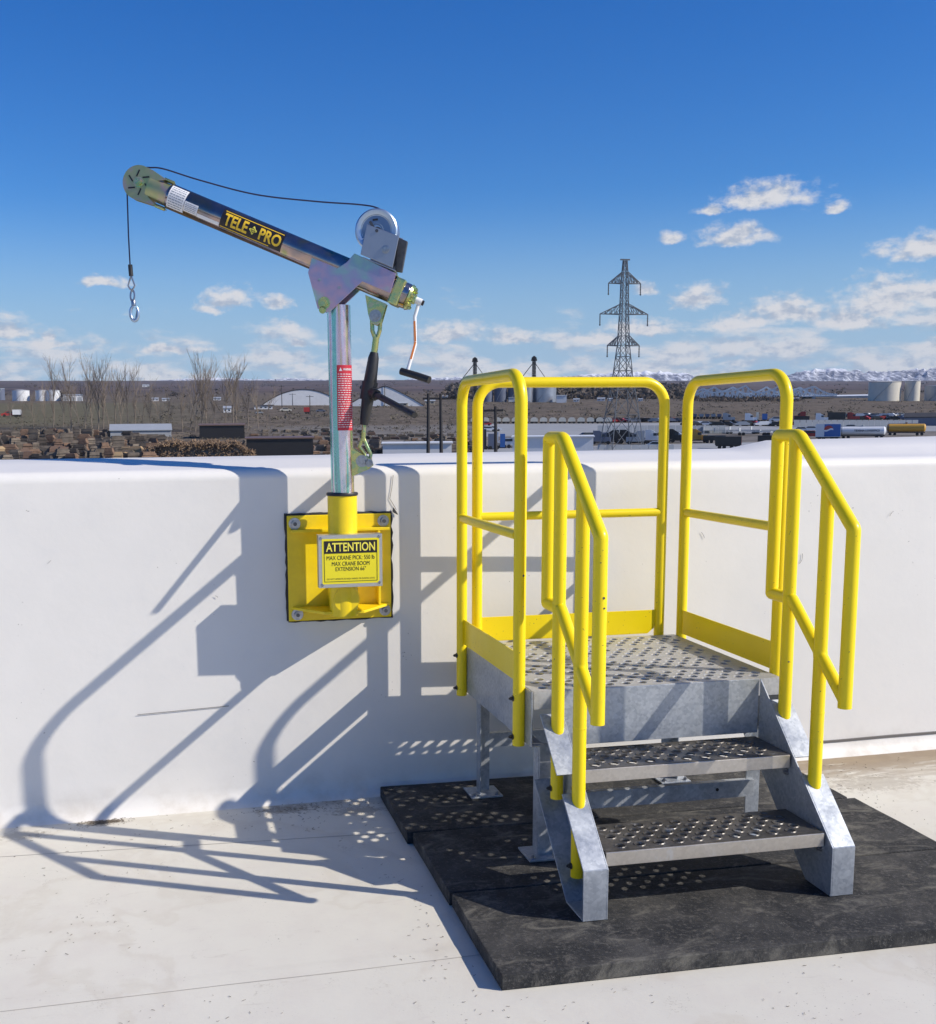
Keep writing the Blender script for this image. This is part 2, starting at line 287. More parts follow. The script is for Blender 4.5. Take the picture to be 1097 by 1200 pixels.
M['scrub'] = mat('brown_scrub', (0.115, 0.086, 0.066), 0.95, 0, (0.05, 0.8, (0.055, 0.048, 0.038)))
M['sage'] = mat('sagebrush', (0.15, 0.13, 0.095), 0.95, 0, (0.05, 0.8, (0.075, 0.065, 0.045)))
for k, c in dict(fwhite=(0.72, 0.73, 0.74), fgrey=(0.36, 0.38, 0.40), fdark=(0.035, 0.032, 0.032), fred=(0.40, 0.035, 0.03), fblue=(0.03, 0.12, 0.38), forange=(0.62, 0.34, 0.05), ftire=(0.02, 0.02, 0.02),
                 fglass=(0.03, 0.04, 0.05), fblack=(0.02, 0.018, 0.018), fbeige=(0.50, 0.42, 0.30), fpipe=(0.10, 0.11, 0.12), fcream=(0.66, 0.62, 0.52), fbrown=(0.16, 0.10, 0.07), fslate=(0.12, 0.14, 0.20)).items():
    M[k] = mat('far_'+k[1:]+'_paint', c, 0.45 if k not in ('ftire', 'fdark') else 0.8, 0, (0.35, 0.25, tuple(x*0.7 for x in c)))
M['fsteel'] = mat('corrugated_bin_steel', (0.40, 0.42, 0.46), 0.35, 0.7, (0.2, 0.4, (0.3, 0.31, 0.34)))
M['lattice'] = mat('lattice_steel', (0.10, 0.115, 0.135), 0.6, 0.3)
M['bridge'] = mat('bridge_paint', (0.84, 0.85, 0.82), 0.5)
M['hill'] = mat('far_hill', (0.15, 0.12, 0.11), 0.95, 0, (0.002, 0.8, (0.10, 0.085, 0.085)))
def snow():
    m = bpy.data.materials.new('snowy_ridge'); m.use_nodes = True; t = m.node_tree; b = t.nodes['Principled BSDF']; g = NG(t)
    c = g.n('ShaderNodeTexCoord'); n = g.noise(g.vec('MULTIPLY', c.outputs['Object'], (1, 0.3, 0.8)), 0.03, 7, 0.75, 1.2).outputs['Fac']
    s = g.n('ShaderNodeSeparateXYZ'); g.l(c.outputs['Object'], s.inputs[0])
    h = g.math('ADD', g.math('MULTIPLY', n, 1.0), g.rng(s.outputs[2], 285, 345, -0.22, 0.14, False))
    g.l(g.mix(g.rng(h, 0.20, 0.42), (0.08, 0.09, 0.14, 1), (0.82, 0.84, 0.88, 1)), b.inputs['Base Color']); b.inputs['Roughness'].default_value = 0.8
    return m
M['snow'] = snow()

# ------------------------------------------------------------------ mesh helpers
ORG = {}
def tag(o, label=None, cat=None, group=None, kind=None):
    if label: o['label'] = label
    if cat: o['category'] = cat
    if group: o['group'] = group
    if kind: o['kind'] = kind
    return o
def thing(name, label, cat, loc=(0, 0, 0), rz=0.0, group=None):
    o = bpy.data.objects.new(name, None); o.empty_display_size = 0.1; COL.objects.link(o)
    o.location = loc; o.rotation_euler = (0, 0, rz); ORG[o.name] = Matrix.Translation(loc) @ Matrix.Rotation(rz, 4, 'Z')
    return tag(o, label, cat, group)
class MB:
    def __init__(s): s.v = []; s.f = []
    def add(s, vs, fs):
        k = len(s.v); s.v += [tuple(v) for v in vs]; s.f += [tuple(i+k for i in f) for f in fs]; return s
    def box(s, x0, x1, y0, y1, z0, z1, mtx=None):
        vs = [Vector((x, y, z)) for z in (z0, z1) for y in (y0, y1) for x in (x0, x1)]
        if mtx: vs = [mtx @ v for v in vs]
        return s.add(vs, [(0, 2, 3, 1), (4, 5, 7, 6), (0, 1, 5, 4), (2, 6, 7, 3), (0, 4, 6, 2), (1, 3, 7, 5)])
    def beam(s, a, b, w, h=None, up=(0, 0, 1)):
        a, b = Vector(a), Vector(b); d = b-a; L = d.length; d.normalize(); u = Vector(up)
        if abs(d.dot(u)) > 0.98: u = Vector((0, 1, 0))
        r = d.cross(u).normalized(); u = r.cross(d); h = h or w
        vs = []
        for p in (a, b):
            for (i, j) in ((-1, -1), (1, -1), (1, 1), (-1, 1)): vs.append(p + r*(i*w/2) + u*(j*h/2))
        return s.add(vs, [(3, 2, 1, 0), (4, 5, 6, 7), (0, 1, 5, 4), (1, 2, 6, 5), (2, 3, 7, 6), (3, 0, 4, 7)])
    def tube(s, pts, r, n=16, cap=True, radii=None):
        P = [Vector(p) for p in pts]; m = len(P)
        T = [(P[min(i+1, m-1)]-P[max(i-1, 0)]).normalized() for i in range(m)]
        u = T[0].orthogonal().normalized(); vs = []; fs = []
        for i in range(m):
            if i: 
                q = T[i-1].rotation_difference(T[i]); u = q @ u
            u = (u - T[i]*u.dot(T[i])).normalized(); w = T[i].cross(u); rr = radii[i] if radii else r
            # keep width through mitred corners
            if 0 < i < m-1:
                a = (P[i]-P[i-1]).normalized(); b = (P[i+1]-P[i]).normalized(); c = max(0.5, sqrt(max(0.0, (1+a.dot(b))/2)))
                bis = (b-a)
                if bis.length > 1e-6: bis.normalize()
            else: c = 1; bis = None
            for k in range(n):
                t = 2*pi*k/n; off = u*(cos(t)*rr) + w*(sin(t)*rr)
                if bis is not None and c < 0.9999: off += bis*off.dot(bis)*(1/c-1)
                vs.append(P[i]+off)
        for i in range(m-1):
            for k in range(n): fs.append((i*n+k, i*n+(k+1) % n, (i+1)*n+(k+1) % n, (i+1)*n+k))
        if cap: fs.append(tuple(reversed(range(n)))); fs.append(tuple((m-1)*n+k for k in range(n)))
        return s.add(vs, fs)
    def cyl(s, a, b, r, n=20, r2=None): return s.tube([a, b], r, n, True, [r, r if r2 is None else r2])
    def prism(s, poly, o, ex, ey, ez, t):
        "polygon in (ex, ey) extruded t along ez"
        o, ex, ey, ez = Vector(o), Vector(ex), Vector(ey), Vector(ez); n = len(poly)
        vs = [o+ex*a+ey*b for a, b in poly]+[o+ex*a+ey*b+ez*t for a, b in poly]
        return s.add(vs, [tuple(reversed(range(n))), tuple(range(n, 2*n))]+[(i, (i+1) % n, (i+1) % n+n, i+n) for i in range(n)])
    def lathe(s, prof, c, axis, n=32):
        c = Vector(c); a = Vector(axis).normalized(); u = a.orthogonal().normalized(); w = a.cross(u); vs = []; m = len(prof)
        for (r, h) in prof:
            for k in range(n): t = 2*pi*k/n; vs.append(c+a*h+(u*cos(t)+w*sin(t))*r)
        fs = [(i*n+k, i*n+(k+1) % n, (i+1)*n+(k+1) % n, (i+1)*n+k) for i in range(m-1) for k in range(n)]
        if prof[0][0] > 1e-5: fs.append(tuple(reversed(range(n))))
        if prof[-1][0] > 1e-5: fs.append(tuple((m-1)*n+k for k in range(n)))
        return s.add(vs, fs)
    def mesh(s, name, m, smooth=False, mtx=None, fix=True):
        me = bpy.data.meshes.new(name); vs = s.v
        if mtx: vs = [tuple(mtx @ Vector(v)) for v in vs]
        me.from_pydata(vs, [], s.f); me.validate()
        if fix:
            b = bmesh.new(); b.from_mesh(me); bmesh.ops.recalc_face_normals(b, faces=b.faces); b.to_mesh(me); b.free()
        me.materials.append(m if not isinstance(m, str) else M[m])
        if smooth:
            for p in me.polygons: p.use_smooth = True
        return me
    def build(s, name, m, parent=None, smooth=False, bevel=0.0, world=False, fix=True, **tg):
        inv = None
        if parent is not None and world: inv = ORG[parent.name].inverted()
        me = s.mesh(name, m, smooth, inv, fix); o = bpy.data.objects.new(name, me); COL.objects.link(o)
        if parent is not None: o.parent = parent
        ORG[o.name] = ORG[parent.name] if parent is not None else Matrix.Identity(4)
        if smooth:
            md = o.modifiers.new('split', 'EDGE_SPLIT'); md.split_angle = R(40)
        if bevel:
            md = o.modifiers.new('bevel', 'BEVEL'); md.width = bevel; md.segments = 2; md.limit_method = 'ANGLE'; md.angle_limit = R(35)
        return tag(o, **tg)
def copy_tree(o, parent=None):
    c = o.copy(); COL.objects.link(c)
    if parent is not None: c.parent = parent
    for ch in KIDS.get(o.name, []) or [k for k in o.children]: copy_tree(ch, c)
    return c
KIDS = {}
def round_path(pts, rad, seg=8):
    "polyline with rounded corners; rad may be a list"
    P = [Vector(p) for p in pts]; out = [P[0]]
    for i in range(1, len(P)-1):
        r = rad[i-1] if isinstance(rad, (list, tuple)) else rad
        a = (P[i-1]-P[i]); b = (P[i+1]-P[i]); la, lb = a.length, b.length; a.normalize(); b.normalize()
        ang = a.angle(b)
        if r < 1e-4: out.append(P[i]); continue
        t = min(r/math.tan(ang/2), la*0.49, lb*0.49)
        p0, p2 = P[i]+a*t, P[i]+b*t
        cdir = (a+b).normalized(); rr = t*math.tan(ang/2); c = P[i]+cdir*(rr/sin(ang/2))
        v0, v2 = p0-c, p2-c; tot = v0.angle(v2); ax = v0.cross(v2).normalized()
        for k in range(seg+1): out.append(c + Matrix.Rotation(tot*k/seg, 3, ax) @ v0)
    out.append(P[-1]); return out
def text_mesh(body, name, m, place, width=None, height=None, bold=0.0, cuts=0, align='CENTER', mono=1.0):
    "flat lettering laid on a surface by place(x, y)"
    cu = bpy.data.curves.new('letters', 'FONT'); cu.body = body; cu.size = 1; cu.offset = bold; cu.resolution_u = 3; cu.align_x = 'LEFT'; cu.space_character = mono
    to = bpy.data.objects.new('letters', cu); COL.objects.link(to); dg = bpy.context.evaluated_depsgraph_get(); dg.update()
    me = bpy.data.meshes.new_from_object(to.evaluated_get(dg)); bpy.data.objects.remove(to); bpy.data.curves.remove(cu)
    xs = [v.co.x for v in me.vertices]; ys = [v.co.y for v in me.vertices]; x0, x1, y0, y1 = min(xs), max(xs), min(ys), max(ys)
    sy = height/(y1-y0) if height else None; sxx = width/(x1-x0) if width else None
    sy = sy or sxx; sxx = sxx or sy
    for v in me.vertices: v.co.x = (v.co.x-(x0+x1)/2)*sxx; v.co.y = (v.co.y-(y0+y1)/2)*sy; v.co.z = 0
    if cuts:
        b = bmesh.new(); b.from_mesh(me); H = (y1-y0)*sy
        for k in range(1, cuts): bmesh.ops.bisect_plane(b, geom=b.verts[:]+b.edges[:]+b.faces[:], plane_co=(0, -H/2+H*k/cuts, 0), plane_no=(0, 1, 0))
        b.to_mesh(me); b.free()
    for v in me.vertices: v.co = Vector(place(v.co.x, v.co.y))
    me.name = name; me.materials.clear(); me.materials.append(M[m]); return me
def add_mesh(me, name, parent, **tg):
    o = bpy.data.objects.new(name, me); COL.objects.link(o); o.parent = parent; ORG[o.name] = ORG[parent.name]; return tag(o, **tg)
def hexbolt(mb, p, ax, r=0.011, h=0.009, washer=True):
    p = Vector(p); ax = Vector(ax).normalized()
    if washer: mb.cyl(p, p+ax*0.003, r*1.55, 16)
    mb.tube([p+ax*0.003, p+ax*(0.003+h)], r, 6); mb.cyl(p+ax*(0.003+h), p+ax*(0.003+h+0.004), r*0.55, 12)

# ------------------------------------------------------------------ roof and parapet
WY, WK = 0.984, 0.025                      # wall face y = WY + WK * x
def wall_y(x): return WY + WK*x
mb = MB()
n = 60; xs = [-14+28*i/n for i in range(n+1)]; ys = [-16+17.2*j/40 for j in range(41)]
vs = [(x, y, 0.0) for y in ys for x in xs]; fs = [(j*(n+1)+i, j*(n+1)+i+1, (j+1)*(n+1)+i+1, (j+1)*(n+1)+i) for j in range(40) for i in range(n)]
mb.add(vs, fs); roof = mb.build('roof', 'roof', kind='structure', fix=False)
# welded laps of the membrane sheets: each sheet edge is a thin raised strip
def lap(x0, y0, x1, y1, w=0.05, t=0.0022):
    mb = MB(); k = 40; d = Vector((x1-x0, y1-y0, 0)).normalized(); nn = Vector((-d.y, d.x, 0)); rows = []
    for i in range(k+1):
        p = Vector((x0, y0, 0)).lerp(Vector((x1, y1, 0)), i/k); wob = (noise.noise(p*3)*0.004)
        rows += [p+nn*wob+Vector((0, 0, -0.001)), p+nn*(wob+0.001)+Vector((0, 0, t)), p+nn*(w)+Vector((0, 0, t*0.9)), p+nn*(w+0.05)+Vector((0, 0, -0.001))]
    mb.add(rows, [(i*4+j, i*4+j+1, (i+1)*4+j+1, (i+1)*4+j) for i in range(k) for j in range(3)])
    mb.build('membrane_lap', 'roof', roof, fix=False)
lap(-6, -0.63, 8, -0.32, 0.05, 0.0012); lap(-6, 0.84, -0.36, 0.507, 0.04, 0.0012); lap(-6, -2.3, 8, -2.0, 0.05, 0.0012)
def dirt_line(x0, y0, x1, y1):
    mb = MB(); k = 160; rows = []; d = Vector((x1-x0, y1-y0, 0)).normalized(); nn = Vector((-d.y, d.x, 0))
    for i in range(k+1):
        p = Vector((x0, y0, 0)).lerp(Vector((x1, y1, 0)), i/k); wob = (noise.noise(p*3)*0.004); w_ = 0.0007+0.0022*max(0, noise.noise(p*5+Vector((0, 0, 4)))+0.15)
        rows += [p+nn*(wob-w_-0.001)+Vector((0, 0, 0.0012)), p+nn*(wob)+Vector((0, 0, 0.0017))]
    mb.add(rows, [(i*2, (i+1)*2, (i+1)*2+1, i*2+1) for i in range(k)]); mb.build('dirt_line', M['lapdirt'], roof, fix=False)
M['lapdirt'] = mat('lap_dirt', (0.43, 0.40, 0.35), 0.8)
dirt_line(-3, -0.63+0.31/14*3, 2.5, -0.63+0.31/14*8.5); dirt_line(-3, 0.84-0.333/5.64*3, -0.36, 0.507)
# grit, curled flakes and tiny leaves lying on the membrane
mb = MB(); rnd = random.Random(4)
for it_ in range(8900):
    c = Vector((rnd.uniform(-2.6, 2.8), rnd.uniform(-2.0, 0.93), 0))
    if it_ > 8400: c = Vector((-1.45+rnd.gauss(0, 0.045), 0.872+rnd.gauss(0, 0.012), 0)) if it_ % 3 else Vector((-0.62+rnd.gauss(0, 0.16), 0.86+rnd.gauss(0, 0.03), 0))
    q = noise.noise(Vector((c.x*1.7, c.y*1.9, 8)))+0.5*noise.noise(Vector((c.x*7, c.y*7, 3)))+(1 if it_ > 8400 else 0)
    if q < rnd.uniform(-0.05, 0.55) or (-0.36 < c.x < 1.49 and -0.74 < c.y): continue
    L = rnd.uniform(0.001, 0.0042)*(1.8 if rnd.random() < 0.08 else 1); a = rnd.uniform(0, 6.28); bend = rnd.uniform(-2.5, 2.5); pts = [c+Vector((0, 0, 0.002))]
    for k in range(3): a += bend*0.33; pts.append(pts[-1]+Vector((cos(a), sin(a), rnd.uniform(-.1, .15)))*L)
    mb.tube(pts, rnd.uniform(0.0004, 0.0009), 3, True)
M['litter'] = mat('dark_litter', (0.19, 0.155, 0.115), 0.9)
o = mb.build('roof_grit', 'litter', None, fix=False); tag(o, 'scattered dark grit and curled flakes on the white roof', 'grit', None, 'stuff')
# parapet
def parapet_section(x):
    hb = 1.405 + 0.036*min(1, max(0, (x-1.46)/0.20)) + 0.010*max(0, x-1.7)
    hb = min(hb, 1.47)
    w = noise.noise(Vector((x*0.9, 3.1, 0)))*0.006
    P = [(-0.060, -0.004), (-0.042, 0.004), (-0.026, 0.014), (-0.013, 0.030), (-0.004, 0.055), (-0.001, 0.074)]
    for k in range(1, 13): 
        z = 0.074+(1.322-0.074)*k/12; P.append((noise.noise(Vector((x*1.3, z*1.4, 7.7)))*0.004*min(1, k/3), z))
    for k in range(1, 8):
        a = pi/2*k/7; P.append((0.045*(1-cos(a)), 1.322+0.045*sin(a)))
    P += [(0.10, 1.3735), (0.16, 1.378), (0.25, 1.378+(hb-1.378)*0.45), (0.42, hb), (0.43, hb-0.005), (0.432, hb-0.03), (0.432, 0.8)]
    return [(a+w*0.3, z+noise.noise(Vector((x*0.7, 9.3, 0)))*0.002) for a, z in P]
mb = MB(); N = 240; X0, X1 = -14.0, 14.0; rows = []
for i in range(N+1):
    x = X0+(X1-X0)*i/N
    # finer steps where the camera looks
    x = -14+ (14-2.6)*i/40 if i < 40 else (-2.6+6.2*(i-40)/160 if i < 200 else 3.6+10.4*(i-200)/40)
    sec = parapet_section(x); rows += [(x, wall_y(x)+a, z) for a, z in sec]
m_ = len(sec)
mb.add(rows, [(i*m_+j, (i+1)*m_+j, (i+1)*m_+j+1, i*m_+j+1) for i in range(N) for j in range(m_-1)])
wall = thing('parapet_wall', 'long white membrane covered parapet wall with rounded top edge behind the platform', 'wall', (0, WY, 0))
mb.build('wall_face', 'wall', wall, world=True, smooth=True)
# vertical welded laps and scuffs on the wall face
def scuff(pts, w, name='scuff', m='mark'):
    mb = MB()
    for i in range(len(pts)-1):
        a, b = Vector(pts[i]), Vector(pts[i+1]); mb.beam(a, b, w, 0.0012, up=(0, 1, 0))
    return mb.build(name, m, wall, world=True)
def wp(x, z, o=-0.004): return (x, wall_y(x)+o, z)
scuff([wp(-1.31, 0.405), wp(-1.15, 0.410), wp(-0.95, 0.417)], 0.0022)
for (sx_, sz_, ln_, an_, bd_) in ((1.13, 1.03, 0.03, 1.9, 0.5), (1.60, 0.90, 0.05, 0.8, 1.2), (1.72, 0.62, 0.02, 0.3, 0.9), (-1.62, 1.02, 0.018, 0.6, 0.4), (-0.98, 0.86, 0.014, 2.2, 0.8), (2.05, 1.1, 0.03, 1.2, -0.8), (-1.9, 0.55, 0.02, 0.1, 0.3)):
    q_ = [(sx_, sz_)]
    for k in range(5): q_.append((q_[-1][0]+cos(an_)*ln_/5, q_[-1][1]+sin(an_)*ln_/5)); an_ += bd_/5
    scuff([wp(a_, b2_) for a_, b2_ in q_], 0.0011)
scuff([wp(-0.262, 1.33), wp(-0.268, 1.28), wp(-0.277, 1.235), wp(-0.262, 1.21), wp(-0.25, 1.19)], 0.0018)
mb = MB(); rows = []
for i in range(81):
    x = 0.55+4.5*i/80; q = noise.noise(Vector((x*3, 0, 5)))*0.002
    rows += [(x, wall_y(x)-0.0065, 0.060+q), (x, wall_y(x)-0.0075, 0.0705+q), (x, wall_y(x)+0.002, 0.0735+q)]
mb.add(rows, [(i*3+j, (i+1)*3+j, (i+1)*3+j+1, i*3+j+1) for i in range(80) for j in range(2)]); mb.build('flashing_lip', 'mark', wall, world=True, fix=False)
# the building below the roof
bld = thing('warehouse', 'pale outer wall of the tall warehouse that the roof belongs to', 'building', (0, 1.5, -19))
mb = MB(); mb.box(-14, 14, -16, 1.395, -20, -0.02); mb.build('outer_wall', 'fcream', bld, world=True)

# ------------------------------------------------------------------ rubber mats
MT = 0.047
def rubber_mat(x0, x1, y0, y1, label, sk=0.0):
    t = MB(); nx, ny = 24, 8; r = 0.004
    # slightly uneven slab with a softened top edge
    def ring(z, o): return [(x0+o+sk, y0+o, z), (x1-o, y0+o-0.01*(x1-x0)*0, z), (x1-o, y1-o, z), (x0+o, y1-o, z)]
    t.box(x0, x1, y0, y1, 0.001, MT)
    b = t.build('rubber_mat', 'rubber', None, bevel=0.004, label=label, cat='mat', group='black rubber mats under the steps')
    me = b.data
    bmh = bmesh.new(); bmh.from_mesh(me); bmesh.ops.subdivide_edges(bmh, edges=bmh.edges[:], cuts=14, use_grid_fill=True)
    for v in bmh.verts:
        q = noise.noise(Vector((v.co.x*5, v.co.y*5, x0+y0)))*0.0025
        if v.co.z > 0.04: v.co.z += q*0.6
        if abs(v.co.y-y0) < 1e-4 or abs(v.co.y-y1) < 1e-4: v.co.y += q*(0.5 if v.co.z > .02 else .3)
        if abs(v.co.x-x0) < 1e-4 or abs(v.co.x-x1) < 1e-4: v.co.x += q
    bmh.to_mesh(me); bmh.free()
    for v in me.vertices: v.co -= Vector((x0, y0, 0))
    b.location = (x0, y0, 0); b.rotation_euler[2] = R(-0.5)
    return b
rubber_mat(-0.346, 1.448, 0.381, 0.915, 'black rubber mat lying along the foot of the wall, rearmost of the three')
rubber_mat(-0.330, 1.470, -0.165, 0.372, 'middle black rubber mat under the rear half of the steps, between two others')
rubber_mat(-0.328, 1.475, -0.718, -0.173, 'front black rubber mat carrying the feet of the stair stringers')

# ------------------------------------------------------------------ access platform and steps
PR = 0.0212
W, D, H, HF = 0.915, 0.832, 0.647, 0.193
st = thing('access_platform', 'galvanised roof access platform with two steps and yellow tube guardrails', 'platform', (W/2, 0.2, MT))
def part(mb, name, m, parent=None, **k): return mb.build(name, m, parent or st, world=True, **k)
def perforated(x0, x1, y0, y1, z, px, py, r, rim, th=0.004, ox=0.0):
    "plate with staggered punched holes, each with a raised lip"
    t = MB(); rows = int((y1-y0)/py); my = (y1-y0-rows*py)/2; n = 14
    if my > 1e-4:
        t.add([(x0, y0, z), (x1, y0, z), (x1, y0+my, z), (x0, y0+my, z)], [(0, 1, 2, 3)]); t.add([(x0, y1-my, z), (x1, y1-my, z), (x1, y1, z), (x0, y1, z)], [(0, 1, 2, 3)])
    for j in range(rows):
        ya = y0+my+j*py; yb = ya+py; cols = int((x1-x0-px/2-0.01)/px); off = (x1-x0-px/2-cols*px)/2 + (px/2 if (j % 2) else 0); xa = x0+off
        t.add([(x0, ya, z), (xa, ya, z), (xa, yb, z), (x0, yb, z)], [(0, 1, 2, 3)])
        for i in range(cols):
            xc = xa+px*(i+.5); yc = (ya+yb)/2; out = []; rr = []
            for k in range(n):
                a = 2*pi*(k+.5)/n; c, s_ = cos(a), sin(a); q = min(px/2/abs(c) if abs(c) > 1e-6 else 9, py/2/abs(s_) if abs(s_) > 1e-6 else 9)
                out.append((xc+c*q, yc+s_*q, z))
            # rectangle corners are added so that cells meet without gaps
            rings = [[(xc+cos(2*pi*(k+.5)/n)*R_, yc+sin(2*pi*(k+.5)/n)*R_, zz) for k in range(n)] for R_, zz in ((r+0.0045, z), (r+0.002, z+rim), (r, z+rim*0.8), (r-0.001, z-th))]
            base = len(t.v); corners = [(xc-px/2, yc-py/2, z), (xc+px/2, yc-py/2, z), (xc+px/2, yc+py/2, z), (xc-px/2, yc+py/2, z)]
            vs = out+[p for g_ in rings for p in g_]+corners; fs = []
            for k in range(n):
                k2 = (k+1) % n
                pa, pb = out[k], out[k2]
                same = abs(pa[0]-pb[0]) < 1e-6 or abs(pa[1]-pb[1]) < 1e-6
                if same: fs.append((n+k, k, k2, n+k2))
                else:
                    ci = min(range(4), key=lambda q_: (corners[q_][0]-pa[0])**2+(corners[q_][1]-pa[1])**2+(corners[q_][0]-pb[0])**2+(corners[q_][1]-pb[1])**2)
                    fs.append((n+k, k, 5*n+ci, k2, n+k2))
                for q_ in range(3): fs.append(((1+q_)*n+k, (1+q_)*n+k2, (2+q_)*n+k2, (2+q_)*n+k))
            t.add(vs, [tuple(f_) for f_ in fs])
        xe = xa+cols*px
        t.add([(xe, ya, z), (x1, ya, z), (x1, yb, z), (xe, yb, z)], [(0, 1, 2, 3)])
    return t
for k in range(4):
    ya = 0.004+k*(D-0.008)/4; yb2 = ya+(D-0.008)/4-0.0016
    t = perforated(0.004, W-0.004, ya+0.020, yb2-0.020, H, 0.060, 0.0405, 0.0170, 0.0006)
    for (p_, q_) in ((ya, ya+0.020), (yb2-0.020, yb2)): t.add([(0.004, p_, H), (W-0.004, p_, H), (W-0.004, q_, H), (0.004, q_, H)], [(0, 1, 2, 3)])
    for p_ in (ya, yb2): t.add([(0.008, p_, H), (W-0.008, p_, H), (W-0.008, p_, H-0.062), (0.008, p_, H-0.062)], [(0, 1, 2, 3)])  # plank flanges, deepened to block sun through the nearest hole rows
    part(t, 'deck_plank', 'galv_deck')
mb = MB(); mb.box(0.09, W-0.086, 0.001, 0.006, H-HF, H-0.001); mb.box(0.09, W-0.086, 0.006, 0.045, H-HF, H-HF+0.005); part(mb, 'front_fascia', 'galv', bevel=0.0015)
mb = MB(); mb.box(0.0, 0.005, 0.004, D-0.002, H-HF, H-0.001); mb.box(0.0055, 0.05, 0.01, D-0.01, H-HF, H-HF+0.005); part(mb, 'side_panel', 'galv', bevel=0.0015)
mb = MB(); mb.box(W-0.005, W, 0.004, D-0.002, H-HF, H-0.001); mb.box(W-0.05, W-0.0055, 0.01, D-0.01, H-HF, H-HF+0.005); part(mb, 'side_panel', 'galv', bevel=0.0015)
mb = MB(); mb.box(0.006, W-0.006, D-0.007, D-0.002, H-HF, H-0.001); part(mb, 'rear_panel', 'galv', bevel=0.0015)
mb = MB()
for y in (0.28, 0.55): mb.box(0.02, W-0.02, y, y+0.005, H-0.06, H-0.006)
part(mb, 'deck_stiffener', 'galv')
mb = MB(); mb.box(0.02, W-0.02, 0.668, 0.672, H-0.165, H-0.003); part(mb, 'sun_blocker', 'galv')  # hidden plate added under the deck to cut sun dots on the wall
# support legs, each an angle iron on a base plate
def leg(x, y, sx, sy):
    mb = MB(); z1 = H-HF-0.002; w = 0.052
    mb.box(min(x, x+sx*w), max(x, x+sx*w), y-0.0025, y+0.0025, MT+0.006, z1); mb.box(x-0.0025, x+0.0025, min(y+sy*.003, y+sy*w), max(y+sy*.003, y+sy*w), MT+0.006, z1)
    l = part(mb, 'leg', 'galv', bevel=0.001)
    b = MB(); cx, cy = x+sx*0.02, y+sy*0.02; b.box(cx-0.065, cx+0.065, cy-0.065, cy+0.065, MT+0.0015, MT+0.0085); part(b, 'base_plate', 'galv', l, bevel=0.0015)
    b = MB()
    for i in (-1, 1): b = MB(); hexbolt(b, (cx+i*0.047, cy-0.047, MT+0.0085), (0, 0, 1), 0.007, 0.006); part(b, 'anchor_bolt', 'bolt', l)
    # knee plate joining leg and frame
    k = MB(); k.prism([(0, 0), (0.075, 0), (0.03, -0.11), (0, -0.11)], (x, y-0.004*sy, z1), (sx, 0, 0), (0, 0, 1), (0, -0.004*sy, 0), 1.0); part(k, 'knee_plate', 'galv', l)
leg(0.030, 0.757, 1, -1); leg(0.045, 0.050, 1, 1); leg(W-0.030, 0.757, -1, -1); leg(0.872, 0.050, -1, 1)
mb = MB(); mb.box(0.06, 0.86, 0.750, 0.7545, 0.235, 0.292); mb.box(0.06, 0.86, 0.7545, 0.775, 0.288, 0.292); part(mb, 'cross_brace', 'galv')
mb = MB(); mb.box(0.075, 0.842, 0.030, 0.0345, 0.212, 0.272); mb.box(0.075, 0.842, 0.0345, 0.058, 0.268, 0.272); part(mb, 'cross_brace', 'galv', bevel=0.001)
mb = MB(); mb.cyl((0.70, 0.0298, 0.246), (0.70, 0.0285, 0.246), 0.006, 10); part(mb, 'bolt_hole', 'print_black')
# stringers: channel with the web on the inner side, open outwards
yf_, yb_ = -0.462, -0.324
ZS = 0.207
prof = [(yf_, MT+0.001), (yf_, ZS), (0.0, H-0.002), (0.0, 0.352), (yb_, MT+0.001)]
def stringer(x_out, x_web, side):
    lo, hi = (x_out, x_web); mb = MB(); th = 0.005*(1 if x_web < x_out else -1)
    mb.prism(prof, (x_web, 0, 0), (0, 1, 0), (0, 0, 1), (1, 0, 0), th)
    xw = x_web+th; xo = x_out
    def flange(a, b, t=0.005, ia=0.0, ib=0.0):
        A = Vector((0, a[0], a[1])); B = Vector((0, b[0], b[1])); d = (B-A).normalized(); nrm = Vector((0, -d.z, d.y))
        cen = Vector((0, -0.23, 0.2)); 
        if nrm.dot(cen-A) < 0: nrm = -nrm
        A += d*ia; B -= d*ib
        poly = [A, B, B+nrm*t, A+nrm*t]; vs = [(xw, p.y, p.z) for p in poly]+[(xo, p.y, p.z) for p in poly]
        mb.add(vs, [(0, 1, 2, 3), (7, 6, 5, 4), (0, 1, 5, 4), (1, 2, 6, 5), (2, 3, 7, 6), (3, 0, 4, 7)])
    flange(prof[0], prof[1]); [flange((ya_, ZS+(ya_-yf_)*(H-0.002-ZS)/-yf_), (yb3, ZS+(yb3-yf_)*(H-0.002-ZS)/-yf_), ia=0.0012 if ya_ == yf_ else 0) for ya_, yb3 in ((yf_, -0.274), (-0.226, -0.062))]; flange(prof[3], prof[4], ia=0.01, ib=0.001); flange(prof[4], prof[0], ia=0.0012, ib=0.006)
    s = part(mb, 'stringer', 'galv', bevel=0.0012)
    sg = 1 if x_web > x_out else -1
    for (y, z) in ((-0.31, 0.165), (-0.40, 0.215-0.03), (-0.10, 0.43), (-0.19, 0.37)):
        b = MB(); hexbolt(b, (xw-0.0003*sg, y, z), (-sg, 0, 0), 0.0075, 0.007); hexbolt(b, (x_web+0.0003*sg, y, z), (sg, 0, 0), 0.0075, 0.007); part(b, 'bolt', 'bolt', s)
    return s
stringer(0.007, 0.087, 0); stringer(0.912, 0.832, 1)
